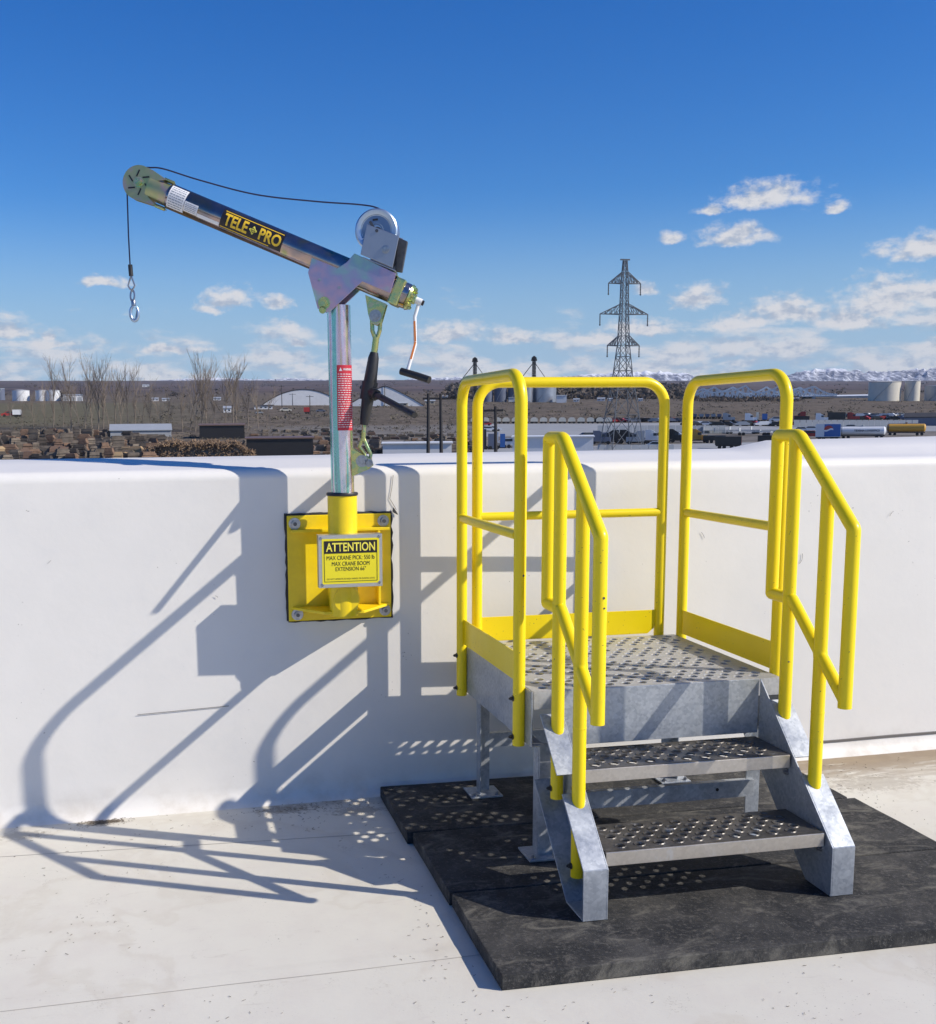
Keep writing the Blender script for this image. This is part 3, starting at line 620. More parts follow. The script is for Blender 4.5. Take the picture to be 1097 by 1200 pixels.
def tread(y, z, depth=0.226):
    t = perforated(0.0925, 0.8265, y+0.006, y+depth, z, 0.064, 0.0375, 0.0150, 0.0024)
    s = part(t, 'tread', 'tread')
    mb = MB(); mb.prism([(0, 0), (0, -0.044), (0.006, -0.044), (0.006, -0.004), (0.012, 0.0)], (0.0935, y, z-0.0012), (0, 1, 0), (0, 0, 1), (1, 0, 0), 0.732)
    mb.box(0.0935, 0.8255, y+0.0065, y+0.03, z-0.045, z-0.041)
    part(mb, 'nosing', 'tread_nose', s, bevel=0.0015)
    mb = MB(); mb.box(0.0935, 0.8255, y+depth-0.004, y+depth, z-0.04, z-0.002)
    for x in (0.0935, 0.822): mb.box(x, x+0.004, y+0.008, y+depth-0.006, z-0.04, z-0.003)
    part(mb, 'tread_flange', 'tread', s)
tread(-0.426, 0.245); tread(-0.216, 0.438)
# guardrails
ZR, ZM, ZB = 1.694, 1.162, 0.442
def side_rail(x, yfr, ybk, sgn, inner):
    p = MB(); p.tube(round_path([(x, yfr, ZB), (x, yfr, ZR), (x, ybk, ZR), (x, ybk, ZB)], 0.095, 10), PR, 20); s = part(p, 'guardrail', 'yellow', smooth=True)
    p = MB(); p.tube([(x, yfr+PR*0.6, ZM), (x, ybk-PR*0.6, ZM)], PR*0.82, 18); part(p, 'mid_rail', 'yellow', s, smooth=True)
    p = MB(); xo = x+inner*0.006
    p.prism([(yfr+0.012, 0.655), (ybk-0.012, 0.655), (ybk-0.012, 0.755), (yfr+0.030, 0.755), (yfr+0.016, 0.768)], (xo-0.0025, 0, 0), (0, 1, 0), (0, 0, 1), (1, 0, 0), 0.005); part(p, 'toe_board', 'yellow', s, bevel=0.001)
    for y in (yfr, ybk):
        for z in (0.607, 0.473):
            b = MB(); hexbolt(b, (x+sgn*PR*0.97, y, z), (sgn, 0, 0), 0.0068, 0.008); part(b, 'bolt', 'dark_steel', s)
    # weld collars where the mid rail meets the posts
    b = MB()
    for y, q in ((yfr, 1), (ybk, -1)): b = MB(); b.lathe([(PR*0.86, 0), (PR*1.0, 0.002), (PR*0.84, 0.006)], (x, y+q*PR*0.75, ZM), (0, q, 0), 18); part(b, 'weld', 'yellow', s, smooth=True)
side_rail(-0.018, 0.084, 0.815, -1, 1); side_rail(0.937, 0.080, 0.815, 1, -1)
yb = 0.8525
p = MB(); p.tube(round_path([(0.056, yb, ZB), (0.056, yb, ZR), (0.853, yb, ZR), (0.853, yb, ZB)], 0.095, 10), PR, 20); s = part(p, 'guardrail', 'yellow', smooth=True)
p = MB(); p.tube([(0.056+PR*.6, yb, ZM), (0.853-PR*.6, yb, ZM)], PR*0.82, 18); part(p, 'mid_rail', 'yellow', s, smooth=True)
p = MB(); p.prism([(0.065, 0.652), (0.800, 0.652), (0.828, 0.675), (0.845, 0.752), (0.065, 0.752)], (0, yb-0.006, 0), (1, 0, 0), (0, 0, 1), (0, 1, 0), 0.005); part(p, 'toe_board', 'yellow', s, bevel=0.001)
# stair handrails: two posts and a loop that reaches beyond them at either end
def handrail(x):
    r = PR; ya, yc, yd, ye = 0.010, -0.100, -0.293, -0.434; za, ze, zb, zg = 1.485, 1.207, 0.944, 0.669
    p = MB(); p.tube(round_path([(x, yc, zb), (x, ya, zb), (x, ya, za), (x, yc-0.02, za), (x, ye, ze), (x, ye, zg-0.02)], [0.004, 0.012, 0.05, 0.02], 6), r, 20); s = part(p, 'handrail', 'yellow', smooth=True)
    p = MB(); p.tube([(x, yc, 0.31), (x, yc, za-0.006)], r, 20); part(p, 'post', 'yellow', s, smooth=True)
    p = MB(); zt = za-(yc-0.02-yd)/(yc-0.02-ye)*(za-ze); p.tube([(x, yd, 0.118), (x, yd, zt-0.006)], r, 20); part(p, 'post', 'yellow', s, smooth=True)
    p = MB(); p.tube(round_path([(x, yc+0.015, zb), (x, yc-0.018, zb), (x, ye+0.004, zg+0.004)], 0.02, 5), r*0.92, 18); part(p, 'mid_rail', 'yellow', s, smooth=True)
    b = MB(); zm = zb-(yc-0.018-yd)/(yc-0.018-ye)*(zb-zg)
    for (y, z) in ((yc, zb), (yd, zm)): b = MB(); b.lathe([(r*1.0, -0.016), (r*1.07, -0.010), (r*1.07, 0.010), (r*1.0, 0.016)], (x, y, z), (0, 0.15, 1), 18); part(b, 'weld', 'yellow', s, smooth=True)
    b = MB(); b.lathe([(r*1.0, -0.004), (r*1.045, 0), (r*1.0, 0.004)], (x, yd, 0.60), (0, 0, 1), 18)
    part(b, 'weld', 'yellow', s, smooth=True)
    for (y, z) in ((yc, 0.345), (yd, 0.155)):
        b = MB(); hexbolt(b, (x-r*0.97, y+0.0, z), (-1, 0, 0), 0.0068, 0.008); part(b, 'bolt', 'dark_steel', s)
handrail(0.047+0.007); handrail(0.868)
# paint chips
mb = MB()
for (x, y, z, s_) in ((-0.018+0.006, 0.084-PR, 1.03, 0.004), (0.054+0.004, -0.434-PR, 1.03, 0.004), (0.054+0.006, -0.434-PR, 1.00, 0.003), (0.868-.004, -0.1-PR, 0.73, 0.003)):
    mb = MB(); mb.cyl((x, y+0.003, z), (x, y-0.0004, z), s_, 8); part(mb, 'paint_chip', 'dark_steel')

# ------------------------------------------------------------------ crane bracket on the wall
BX, BY = -0.497, 0.82
bk = thing('crane_bracket', 'square yellow wall bracket with vertical socket tube bolted to the parapet', 'bracket', (BX, wall_y(BX), 0.75))
def bp(mb, name, m, parent=None, **k): return mb.build(name, m, parent or bk, world=True, **k)
def wpt(x, z, o): return (x, wall_y(x)-o, z)
mb = MB()
def slab(mb, x0, x1, z0, z1, o0, o1):
    vs = [wpt(x, z, o) for o in (o0, o1) for z in (z0, z1) for x in (x0, x1)]
    mb.add(vs, [(0, 2, 3, 1), (4, 5, 7, 6), (0, 1, 5, 4), (2, 6, 7, 3), (0, 4, 6, 2), (1, 3, 7, 5)])
PX0, PX1, PZ0, PZ1 = -0.700, -0.277, 0.752, 1.178
slab(mb, PX0, PX1, PZ0, PZ1, 0.004, 0.018); bp(mb, 'back_plate', 'yellow_old', bevel=0.003)
mb = MB(); slab(mb, PX0+.012, PX1-.012, 1.112, 1.124, 0.0185, 0.052); bp(mb, 'ledge', 'yellow_old', bevel=0.002)
mb = MB(); slab(mb, PX1-0.062, PX1-0.052, 0.812, 1.1115, 0.0185, 0.060); bp(mb, 'rib', 'yellow_old', bevel=0.002)
mb = MB(); mb.prism([(PX0+.010, 0), (PX1-.010, 0), (-0.42, 0.160), (-0.575, 0.160)], (0, wall_y(BX)-0.019, 0.800), (1, 0, 0), (0, -1, 0), (0, 0, 1), 0.011); bp(mb, 'gusset_shelf', 'yellow_old', bevel=0.002)
mb = MB(); mb.prism([(0, 0.812), (0.11, 0.812), (0.11, 0.90), (0, 1.09)], (PX0+0.10, wall_y(BX)-0.0185, 0), (0, -1, 0), (0, 0, 1), (1, 0, 0), 0.010) if False else None
# socket: upright tube over a saddle tube that comes out of the wall plate
mb = MB(); mb.tube([(BX, BY, 0.905), (BX, BY, 1.262)], 0.0575, 36); bp(mb, 'socket_tube', 'yellow_old', smooth=True, bevel=0)
mb = MB(); mb.tube([(BX, BY, 0.793), (BX, BY, 0.9045)], 0.0565, 36); bp(mb, 'lower_tube', 'yellow_old', smooth=True)
mb = MB(); mb.tube([(BX+.004, wall_y(BX)-0.019, 0.862), (BX+.004, BY-0.052, 0.862)], 0.0505, 32); bp(mb, 'saddle_tube', 'yellow_old', smooth=True)
mb = MB(); mb.lathe([(0.047, 0), (0.061, 0.001), (0.062, 0.008), (0.060, 0.012), (0.047, 0.013)], (BX, BY, 1.262), (0, 0, 1), 36); bp(mb, 'rubber_ring', 'black', smooth=True)
for (x, z) in ((PX0+0.030, PZ1-0.032), (PX1-0.032, PZ1-0.030), (PX0+0.034, PZ0+0.028), (PX1-0.028, PZ0+0.030)):
    b = MB(); b.lathe([(0.006, 0), (0.0235, 0.0), (0.0235, 0.004), (0.006, 0.0045)], wpt(x, z, 0.0185), (0, -1, 0), 24); hexbolt(b, wpt(x, z, 0.021), (0, -1, 0), 0.0135, 0.014, False); bp(b, 'anchor_bolt', 'bolt', smooth=False); b = MB(); b.lathe([(0.0075, 0), (0.0075, 0.0012), (0.0, 0.0013)], wpt(x, z, 0.0425), (0, -1, 0), 16); bp(b, 'thread_end', 'dark_steel')
mb = MB(); pts = []
per = [(PX0, PZ0), (PX1, PZ0), (PX1, PZ1), (PX0, PZ1), (PX0, PZ0)]
for i in range(4):
    for k in range(16):
        t = k/16; x = per[i][0]*(1-t)+per[i+1][0]*t; z = per[i][1]*(1-t)+per[i+1][1]*t; q = random.uniform(-0.002, 0.003)
        pts.append(wpt(x+q+(0.001 if x == PX1 else -0.001 if x == PX0 else 0), z+random.uniform(-.002, .003), 0.006))
pts.append(pts[0])
mb.tube(pts, 0.007, 8, True, [random.uniform(0.0055, 0.0095) for _ in pts]); bp(mb, 'sealant_bead', 'sealant', smooth=True)
mb = MB(); mb.add([wpt(-0.268, 1.185, .008), wpt(-0.262, 1.20, .006), wpt(-0.246, 1.176, .006), wpt(-0.243, 1.168, .008), wpt(-0.262, 1.178, .009)], [(0, 1, 2, 3, 4)]); bp(mb, 'sealant_smear', 'sealant')

# ------------------------------------------------------------------ warning sign
sg = thing('attention_sign', 'small yellow and black ATTENTION plate with lines of print on the crane bracket', 'sign', (-0.4835, 0.735, 0.92))
def sp(mb, name, m, **k): return mb.build(name, m, sg, world=True, **k)
SX0, SX1, SZ0, SZ1, SY = -0.607, -0.360, 0.916, 1.118, 0.724
mb = MB(); mb.box(SX0, SX1, SY, SY+0.003, SZ0, SZ1); mb.box(SX0, SX1, SY+0.003, SY+0.055, SZ1-0.003, SZ1); mb.box(SX0, SX0+.003, SY+.003, SY+0.04, SZ0, SZ1-.0035); mb.box(SX1-.003, SX1, SY+.003, SY+0.04, SZ0, SZ1-.0035)
sp(mb, 'backing_box', 'alu', bevel=0.0008)
mb = MB(); mb.box(SX0+.013, SX1-.012, SY-0.0015, SY-0.0003, SZ0+.014, SZ1-.014); sp(mb, 'sign_plate', 'sign_yellow')
mb = MB(); q = 0.0028; a0, a1, b0, b1 = SX0+.021, SX1-.020, SZ0+.023, SZ1-.022
mb.box(a0, a1, SY-0.0026, SY-0.0016, b0, b0+q*.5); mb.box(a0, a0+q*.5, SY-0.0026, SY-0.0016, b0+q*.5, b1-.048); mb.box(a1-q*.5, a1, SY-0.0026, SY-0.0016, b0+q*.5, b1-.048)
mb.box(a0, a1, SY-0.0026, SY-0.0016, b1-.048, b1); sp(mb, 'black_band', 'print_black')
mid = (SX0+SX1)/2
def face(x0, z0, o): return lambda x, y: (x0+x, SY-o, z0+y)
add_mesh(text_mesh('ATTENTION', 'lettering', 'print_yellow', lambda x, y: Vector((mid+x, SY-0.0032, b1-0.024+y))-Vector(sg.location), 0.190, 0.034, 0.018), 'lettering', sg)
for i, (tx, zz, ww, hh, bo) in enumerate((('MAX CRANE PICK: 550 lb', b1-.065, 0.186, 0.0165, 0.0), ('MAX CRANE BOOM', b1-.088, 0.146, 0.0160, 0.0), ('EXTENSION 66"', b1-.108, 0.118, 0.0160, 0.0), ('DO NOT OPERATE IN HIGH WINDS OR DURING ICING', b0+.0105, 0.186, 0.0062, 0.0))):
    add_mesh(text_mesh(tx, 'lettering', 'print_black', lambda x, y, zz=zz: Vector((mid+x, SY-0.0022, zz+y))-Vector(sg.location), ww, hh, bo), 'lettering', sg)
for (x, z) in ((SX0+.009, SZ1-.012), (SX1-.012, SZ1-.010), (SX0+.012, SZ0+.011), (SX1-.012, SZ0+.015)):
    b = MB(); b.lathe([(0.0062, 0), (0.0055, 0.0022), (0.002, 0.0032), (0.0018, 0.0015)], (x, SY-0.0004, z), (0, -1, 0), 14); sp(b, 'screw', 'bolt', smooth=True)

# ------------------------------------------------------------------ davit crane
CR = thing('davit_crane', 'portable zinc plated davit crane with raised boom, hand winch and hook over the parapet', 'crane', (-0.5, 0.82, 1.275), R(-18))
Z0 = 1.275
def cp(mb, name, m, parent=None, **k):
    mb.v = [(x, y, z-Z0) for x, y, z in mb.v]; return mb.build(name, m, parent or CR, **k)
XP = 0.004
mb = MB(); mb.tube([(XP+0.004, 0, 1.05), (XP-0.004, 0, 1.98)], 0.0445, 40)
pole = cp(mb, 'post', 'iri_pole', smooth=True)
def tube_place(o, along, upv, out, r, a0, b0=0.0, ph0=0.0, lift=0.0006):
    o, along, upv, out = Vector(o), Vector(along), Vector(upv), Vector(out)
    def f(a, b):
        ph = (b+b0)/r+ph0; return o+along*(a+a0)+upv*((r+lift)*sin(ph))+out*((r+lift)*cos(ph))-Vector((0, 0, Z0))
    return f
def patch(place, a0, a1, b0, b1, na=2, nb=12):
    t = MB(); vs = [place(a0+(a1-a0)*i/na, b0+(b1-b0)*j/nb) for j in range(nb+1) for i in range(na+1)]
    t.add(vs, [(j*(na+1)+i, j*(na+1)+i+1, (j+1)*(na+1)+i+1, (j+1)*(na+1)+i) for j in range(nb) for i in range(na)]); return t
# boom
T0 = Vector((-0.622, 0, 2.390)); bd = Vector((0.895, 0, -0.387)).normalized(); bu = Vector((0.387, 0, 0.895)).normalized(); bo = Vector((0, -1, 0))
RB = 0.0475
mb = MB(); mb.lathe([(0.040, -0.02), (RB-.001, -0.021), (RB, -0.018), (RB, 0.962), (RB-.002, 0.966), (0.012, 0.968)], T0, bd, 44); boom = cp(mb, 'boom_tube', 'iri_boom', smooth=True)
mb = MB(); mb.tube([T0-bd*0.105, T0+bd*0.05], 0.0415, 40); cp(mb, 'extension_tube', 'iri_head', smooth=True)
def bpl(r=RB, lift=0.0006): return tube_place(T0, bd, bu, bo, r, 0, 0, 0, lift)
P0_ = bpl()
dec = cp(MB(), 'x', 'print_black') if False else None
mb = patch(P0_, 0.207, 0.459, -0.038, 0.038, 2, 16); dec = mb.build('decal', 'print_black', CR, fix=True)
P1_ = bpl(lift=0.0011)
mb = patch(P1_, 0.215, 0.454, 0.0285, 0.0315, 2, 2); mb2 = patch(P1_, 0.210, 0.410, -0.0335, -0.0305, 2, 2); mb.add(mb2.v, mb2.f); mb.build('decal_stripe', 'print_gold', dec)
add_mesh(text_mesh('TELE', 'lettering', 'print_gold', lambda x, y: P1_(0.268+x, y+.0005), 0.096, 0.045, 0.030, 8), 'lettering', dec)
add_mesh(text_mesh('PRO', 'lettering', 'print_gold', lambda x, y: P1_(0.408+x, y-.0005), 0.088, 0.045, 0.030, 8), 'lettering', dec)
add_mesh(text_mesh('CRANE', 'lettering', 'print_red', lambda x, y: P1_(0.434+x, y-.0315), 0.026, 0.006, 0.0, 2), 'lettering', dec) if False else None
mb = MB(); c = 0.338; h = 0.0165
for (o0, o1) in ((1.0, 0.62), (0.42, 0.22)):
    ring = []
    for k in range(4):
        a = pi/2*k; ring.append(P1_(c+cos(a)*h*o0, sin(a)*h*o0)); ring.append(P1_(c+cos(a)*h*o1, sin(a)*h*o1))
    mb.add(ring, [(2*k, 2*((k+1) % 4), 2*((k+1) % 4)+1, 2*k+1) for k in range(4)])
mb.build('emblem', 'print_yellow', dec)
def label(a0, a1, b0, b1, base, ink, place, rows, name='label', sub=None):
    t = patch(place(0.0006), a0, a1, b0, b1, 2, 12).build(name, base, CR)
    m2 = MB(); pl = place(0.0011); rnd = random.Random(int(a0*1000)+5)
    for i in range(rows):
        bb = b1-(i+1)*(b1-b0)/(rows+1); hgt = (b1-b0)/(rows+1)*0.34; x = a0+(a1-a0)*0.08
        while x < a1-(a1-a0)*0.12:
            w = min(rnd.uniform(0.06, 0.22)*(a1-a0), a1-(a1-a0)*0.08-x); q = patch(pl, x, x+w, bb-hgt/2, bb+hgt/2, 1, 2); m2.add(q.v, q.f); x += w+(a1-a0)*0.035
    m2.build('small_print', ink, t); return t
label(-0.012, 0.056, -0.048, 0.046, 'print_white', 'print_grey', lambda l: bpl(lift=l), 9)
label(0.058, 0.113, -0.034, 0.004, 'print_white', 'print_grey', lambda l: bpl(lift=l), 5)
t3 = patch(bpl(), 0.114, 0.205, -0.036, -0.022, 2, 4).build('label', 'print_white', CR); 
# sheave head
hc = Vector((-0.752, 0, 2.447)); ha = T0-bd*0.03
for sy in (-1, 1):
    poly = []
    r_ = 0.0635; base = atan2(bd.z, bd.x)
    for k in range(25):
        a = base+pi/2+pi*k/24; poly.append((hc.x+r_*cos(a), hc.z+r_*sin(a)))
    e = T0-bd*0.045
    poly += [(e.x-bu.x*0.054, e.z-bu.z*0.054), (e.x-bu.x*0.052-bd.x*.03, e.z-bu.z*0.052-bd.z*.03)][:1]
    poly += [(e.x-bd.x*0.045-bu.x*0.035, e.z-bd.z*0.045-bu.z*0.035), (e.x-bd.x*0.055+bu.x*0.02, e.z-bd.z*0.055+bu.z*0.02), (e.x+bu.x*0.050, e.z+bu.z*0.050), (e.x-bd.x*.06+bu.x*0.062, e.z-bd.z*.06+bu.z*0.062)]
    mb = MB(); mb.prism(poly, (0, sy*0.024-0.0025, 0), (1, 0, 0), (0, 0, 1), (0, 1, 0), 0.005); hp = cp(mb, 'head_plate', 'iri_head', bevel=0.001)
    if sy < 0:
        mb = MB()
        for k in range(6):
            a = 0.5+2*pi*k/6; d0 = Vector((cos(a), 0, sin(a))); tt = Vector((-sin(a), 0, cos(a))); A = hc+d0*0.022+tt*0.008; B = hc+d0*0.046-tt*0.004
            mb.beam(A+Vector((0, -0.0268, 0)), B+Vector((0, -0.0268, 0)), 0.0055, 0.0016, up=(0, 1, 0))
        cp(mb, 'slot', 'print_black', hp)
mb = MB(); mb.lathe([(0.012, -0.016), (0.056, -0.016), (0.056, -0.013), (0.046, -0.005), (0.046, 0.005), (0.056, 0.013), (0.056, 0.016), (0.012, 0.016)], hc, (0, 1, 0), 40); cp(mb, 'sheave', 'iri_head', smooth=True)
for q in (-1, 1): mb = MB(); hexbolt(mb, hc+Vector((0, 0.0268*q, 0)), (0, q, 0), 0.013, 0.012); cp(mb, 'axle_bolt', 'iri_green')
for q in (0.050, -0.052):
    mb = MB(); A = T0-bd*0.062+bu*q; B = T0-bd*0.022+bu*q; mb.cyl(A-bo*0, B, 0.0075, 12); mb.beam(A, B, 0.045, 0.004, up=bu); cp(mb, 'guide_pin', 'iri_green', bevel=0.001)
# gusset plates
GP = [(-0.09, 2.15), (-0.035, 2.128), (0.005, 2.110), (0.040, 2.130), (0.071, 2.162), (0.226, 2.086), (0.203, 2.015), (0.099, 2.060), (-0.028, 1.950), (-0.071, 1.965), (-0.105, 2.097)]
for sy in (-1, 1):
    mb = MB(); mb.prism(GP, (0, sy*0.052-0.0025, 0), (1, 0, 0), (0, 0, 1), (0, 1, 0), 0.005); gp = cp(mb, 'gusset_plate', 'iri_plate', bevel=0.0015)
    if sy < 0:
        for (x, z) in ((-0.062, 2.070), (0.012, 2.040)):
            b = MB(); b.cyl((x, -0.0547, z), (x, -0.0553, z), 0.006, 10); cp(b, 'plug', 'bolt', gp)
b = MB(); hexbolt(b, (-0.046, -0.0548, 1.985), (0, -1, 0), 0.015, 0.012); b.tube([(-0.046, -0.05, 1.985), (-0.046, 0.06, 1.985)], 0.008, 12); hexbolt(b, (-0.052, -0.0548, 1.960), (0, -1, 0), 0.009, 0.006); cp(b, 'pivot_bolt', 'iri_green')
# saddle plate over the boom that carries the winch
mb = MB(); A = T0+bd*0.745; mb.beam(A+bu*0.0525, T0+bd*0.905+bu*0.0525, 0.108, 0.005, up=bu); cp(mb, 'saddle_plate', 'iri_green', bevel=0.001)
# square collar near the end of the boom and the crank gear
mb = MB(); mb.beam(T0+bd*0.905, T0+bd*0.945, 0.100, 0.100, up=bu); cp(mb, 'end_collar', 'iri_green', bevel=0.006)
mb = MB(); E = T0+bd*0.966
mb.lathe([(0.046, 0.0), (0.050, 0.004), (0.046, 0.012), (0.020, 0.014), (0.018, 0.030), (0.012, 0.032), (0.0, 0.033)], E, bd, 32); ec = cp(mb, 'end_cap', 'iri_green', smooth=True)
for k in range(6):
    a = 2*pi*k/6+0.3; q = E+bd*0.011+bu*(cos(a)*0.036)+bo*(sin(a)*0.036); b = MB(); hexbolt(b, q, bd, 0.0075, 0.008); cp(b, 'bolt', 'iri_green', ec)
# winch: housing plates, drum with rope, gear
wn = [(0.119, 2.264), (0.239, 2.218), (0.213, 2.105), (0.094, 2.157)]
mb = MB(); mb.prism(wn, (0, -0.062, 0), (1, 0, 0), (0, 0, 1), (0, 1, 0), 0.004); wh = cp(mb, 'winch_plate', 'steel_grey', bevel=0.002)
b = MB(); b.lathe([(0.004, 0.0), (0.0145, 0.0), (0.0145, 0.003), (0.010, 0.0035)], (0.188, -0.0623, 2.172), (0, -1, 0), 24); b.cyl((0.188, -0.062, 2.172), (0.188, -0.068, 2.172), 0.008, 16); cp(b, 'pinion_bolt', 'bolt', wh, smooth=True)
mb = MB(); mb.prism([(0.150, 2.262), (0.243, 2.226), (0.218, 2.100), (0.112, 2.140)], (0, 0.048, 0), (1, 0, 0), (0, 0, 1), (0, 1, 0), 0.004); cp(mb, 'winch_plate', 'steel_grey', bevel=0.002)
mb = MB(); mb.beam((0.103, -0.007, 2.146), (0.222, -0.007, 2.096), 0.104, 0.004, up=bu); cp(mb, 'winch_base', 'steel_grey', bevel=0.001)
mb = MB(); prof_g = []
gc = Vector((0.205, 0, 2.165)); gm = MB()
for k in range(48):
    a = 2*pi*k/48; r_ = 0.040 if k % 2 else 0.036; prof_g.append((cos(a)*r_, sin(a)*r_))
gm.prism(prof_g, (gc.x, 0.030, gc.z), (1, 0, 0), (0, 0, 1), (0, 1, 0), 0.008); cp(gm, 'gear_wheel', 'dark_steel')
mb = MB(); mb.prism([(0.222, 2.230), (0.262, 2.212), (0.240, 2.100), (0.215, 2.104)], (0, 0.024, 0), (1, 0, 0), (0, 0, 1), (0, 1, 0), 0.024); cp(mb, 'gear_guard', 'dark_steel', bevel=0.003)
dc = Vector((0.152, 0, 2.243))
mb = MB(); 
mb.lathe([(0.012, -0.046), (0.018, -0.047), (0.030, -0.044), (0.052, -0.044), (0.060, -0.049), (0.074, -0.050), (0.079, -0.046), (0.079, -0.043), (0.060, -0.040), (0.030, -0.038), (0.030, 0.034), (0.060, 0.036), (0.079, 0.039), (0.079, 0.043), (0.012, 0.043)], dc, (0, 1, 0), 56); dr = cp(mb, 'drum', 'zinc', smooth=True)
mb = MB()
for layer, rr in enumerate((0.050, 0.0555, 0.061)):
    pts = []; nturn = 11; 
    for k in range(nturn*18+1): 
        a = 2*pi*k/18; pts.append(dc+Vector((cos(a)*rr, -0.033+0.062*k/(nturn*18)*(1 if layer % 2 else 1), sin(a)*rr)))
    mb.tube(pts, 0.0028, 5)
cp(mb, 'wound_cable', 'bolt', dr, smooth=True)
b = MB()
for k in range(3):
    a = 1.4+k*2.1; A = dc+Vector((cos(a)*0.040, -0.0452, sin(a)*0.040)); B = dc+Vector((cos(a+.5)*0.040, -0.0452, sin(a+.5)*0.040)); b.beam(A, B, 0.007, 0.0015, up=(0, 1, 0))
cp(b, 'drum_hole', 'print_black', dr)
b = MB(); b.lathe([(0.032, 0), (0.054, 0), (0.057, -0.0028), (0.0595, -0.0002)], dc+Vector((0, -0.0448, 0)), (0, 1, 0), 48); b.lathe([(0.0195, 0.0), (0.0215, -0.006), (0.0255, -0.006), (0.0275, 0.0)], dc+Vector((0, -0.0448, 0)), (0, 1, 0), 40); cp(b, 'drum_recess_dark', 'drum_recess_dark', dr, smooth=True)  # rings coloured dark so the drum face looks shaded and recessed
b = MB(); b.beam(dc+Vector((-0.022, -0.053, 0.032)), dc+Vector((-0.006, -0.053, 0.004)), 0.010, 0.005, up=(0, 1, 0)); hexbolt(b, dc+Vector((0.004, -0.048, -0.004)), (0, -1, 0), 0.011, 0.01); cp(b, 'cable_clamp', 'dark_steel', dr)
# wire rope from drum over the sheave down to the hook
def sag(pts, n=10):
    out = []
    for i in range(len(pts)-1):
        p0 = Vector(pts[max(i-1, 0)]); p1 = Vector(pts[i]); p2 = Vector(pts[i+1]); p3 = Vector(pts[min(i+2, len(pts)-1)])
        for k in range(n):
            t = k/n; out.append(0.5*((2*p1)+(p2-p0)*t+(2*p0-5*p1+4*p2-p3)*t*t+(3*p1-p0-3*p2+p3)*t**3))
    out.append(Vector(pts[-1])); return out
rope = [(0.200, 0, 2.300), (0.150, 0, 2.332), (0.081, 0, 2.346), (-0.08, 0, 2.362), (-0.308, 0, 2.394), (-0.52, 0, 2.452), (-0.66, 0, 2.498), (-0.715, 0, 2.505), (-0.752, 0, 2.505)]
arc = []
for k in range(1, 14):
    a = pi/2+k*pi/2/13; arc.append((hc.x+cos(a)*0.056, 0, hc.z+sin(a)*0.056))
mb = MB(); mb.tube(sag(rope)+[Vector(a) for a in arc]+[Vector((-0.8085, 0, 2.40)), Vector((-0.810, 0, 2.26)), Vector((-0.8085, 0, 2.142))], 0.0028, 8); cp(mb, 'wire_rope', 'cable', smooth=True)
hx = -0.807
mb = MB(); mb.cyl((hx-.001, 0, 2.150), (hx+.001, 0, 2.108), 0.0085, 14); cp(mb, 'ferrule', 'black', smooth=True)
mb = MB(); mb.tube(round_path([(hx+.001, 0, 2.110), (hx-0.013, 0, 2.072), (hx, 0, 2.050), (hx+0.014, 0, 2.072), (hx+.001, 0, 2.110)], 0.008, 5), 0.0032, 8); cp(mb, 'thimble', 'bolt', smooth=True)
mb = MB(); mb.tube([(hx+0.003+cos(a)*0.008, sin(a)*0.003, 2.034+sin(a)*0.020) for a in [2*pi*k/16 for k in range(17)]], 0.0036, 8); mb.lathe([(0.004, -0.016), (0.009, -0.012), (0.009, 0.004), (0.005, 0.010)], (hx+0.006, 0, 2.010), (0, 0, 1), 14); cp(mb, 'swivel', 'bolt', smooth=True)
mb = MB(); hk = []
for k in range(20):
    a = pi/2+0.25-k*(2*pi-0.9)/19*-1; hk.append((hx+0.008+cos(a)*0.0155, 0, 1.968+sin(a)*0.028))
mb.tube(hk, 0.0052, 10, True, [0.0052+0.0015*sin(pi*k/19) for k in range(20)]); mb.tube([(hx+0.006, 0, 2.000), (hx+0.006, 0, 1.992)], 0.006, 10); hook = cp(mb, 'snap_hook', 'zinc', smooth=True)
mb = MB(); mb.beam((hx+0.020, 0, 1.985), (hx+0.012, 0, 1.947), 0.006, 0.003); cp(mb, 'latch', 'bolt', hook)
# jack below the boom
J = {'eye': Vector((0.143, 0, 1.937)), 'a': Vector((0.142, 0, 1.850)), 'b': Vector((0.132, 0, 1.789)), 'c': Vector((0.092, 0, 1.532)), 'd': Vector((0.088, 0, 1.470)), 'fb': Vector((0.093, 0, 1.395))}
mb = MB()
for sy in (-1, 1):
    mb.prism([(0.105, 2.015), (0.185, 1.980), (0.165, 1.915), (0.148, 1.902), (0.125, 1.912), (0.115, 1.945)], (0, sy*0.020-0.0025, 0), (1, 0, 0), (0, 0, 1), (0, 1, 0), 0.005)
cp(mb, 'lug', 'iri_green', bevel=0.001)
b = MB(); hexbolt(b, J['eye']+Vector((0, -0.0228, 0)), (0, -1, 0), 0.014, 0.012); b.tube([J['eye']+Vector((0, -0.022, 0)), J['eye']+Vector((0, 0.03, 0))], 0.009, 12); b.lathe([(0.014, 0.0), (0.023, 0.0), (0.023, 0.004), (0.014, 0.004)], J['eye']+Vector((0, -0.023, 0)), (0, -1, 0), 24); cp(b, 'jack_pin', 'bolt')
mb = MB()
for q in (-1, 1): mb.tube([J['eye']+Vector((0.016*q, 0, -0.005)), J['a']+Vector((0.014*q, 0, 0.035)), J['a']+Vector((0.004*q, 0, 0.006))], 0.008, 10)
mb.tube([J['a']+Vector((0, 0, 0.010)), J['b']], 0.0125, 16); cp(mb, 'clevis', 'iri_green', smooth=True)
d_ = (J['c']-J['b']).normalized()
def along(t): return J['b'].lerp(J['c'], t)
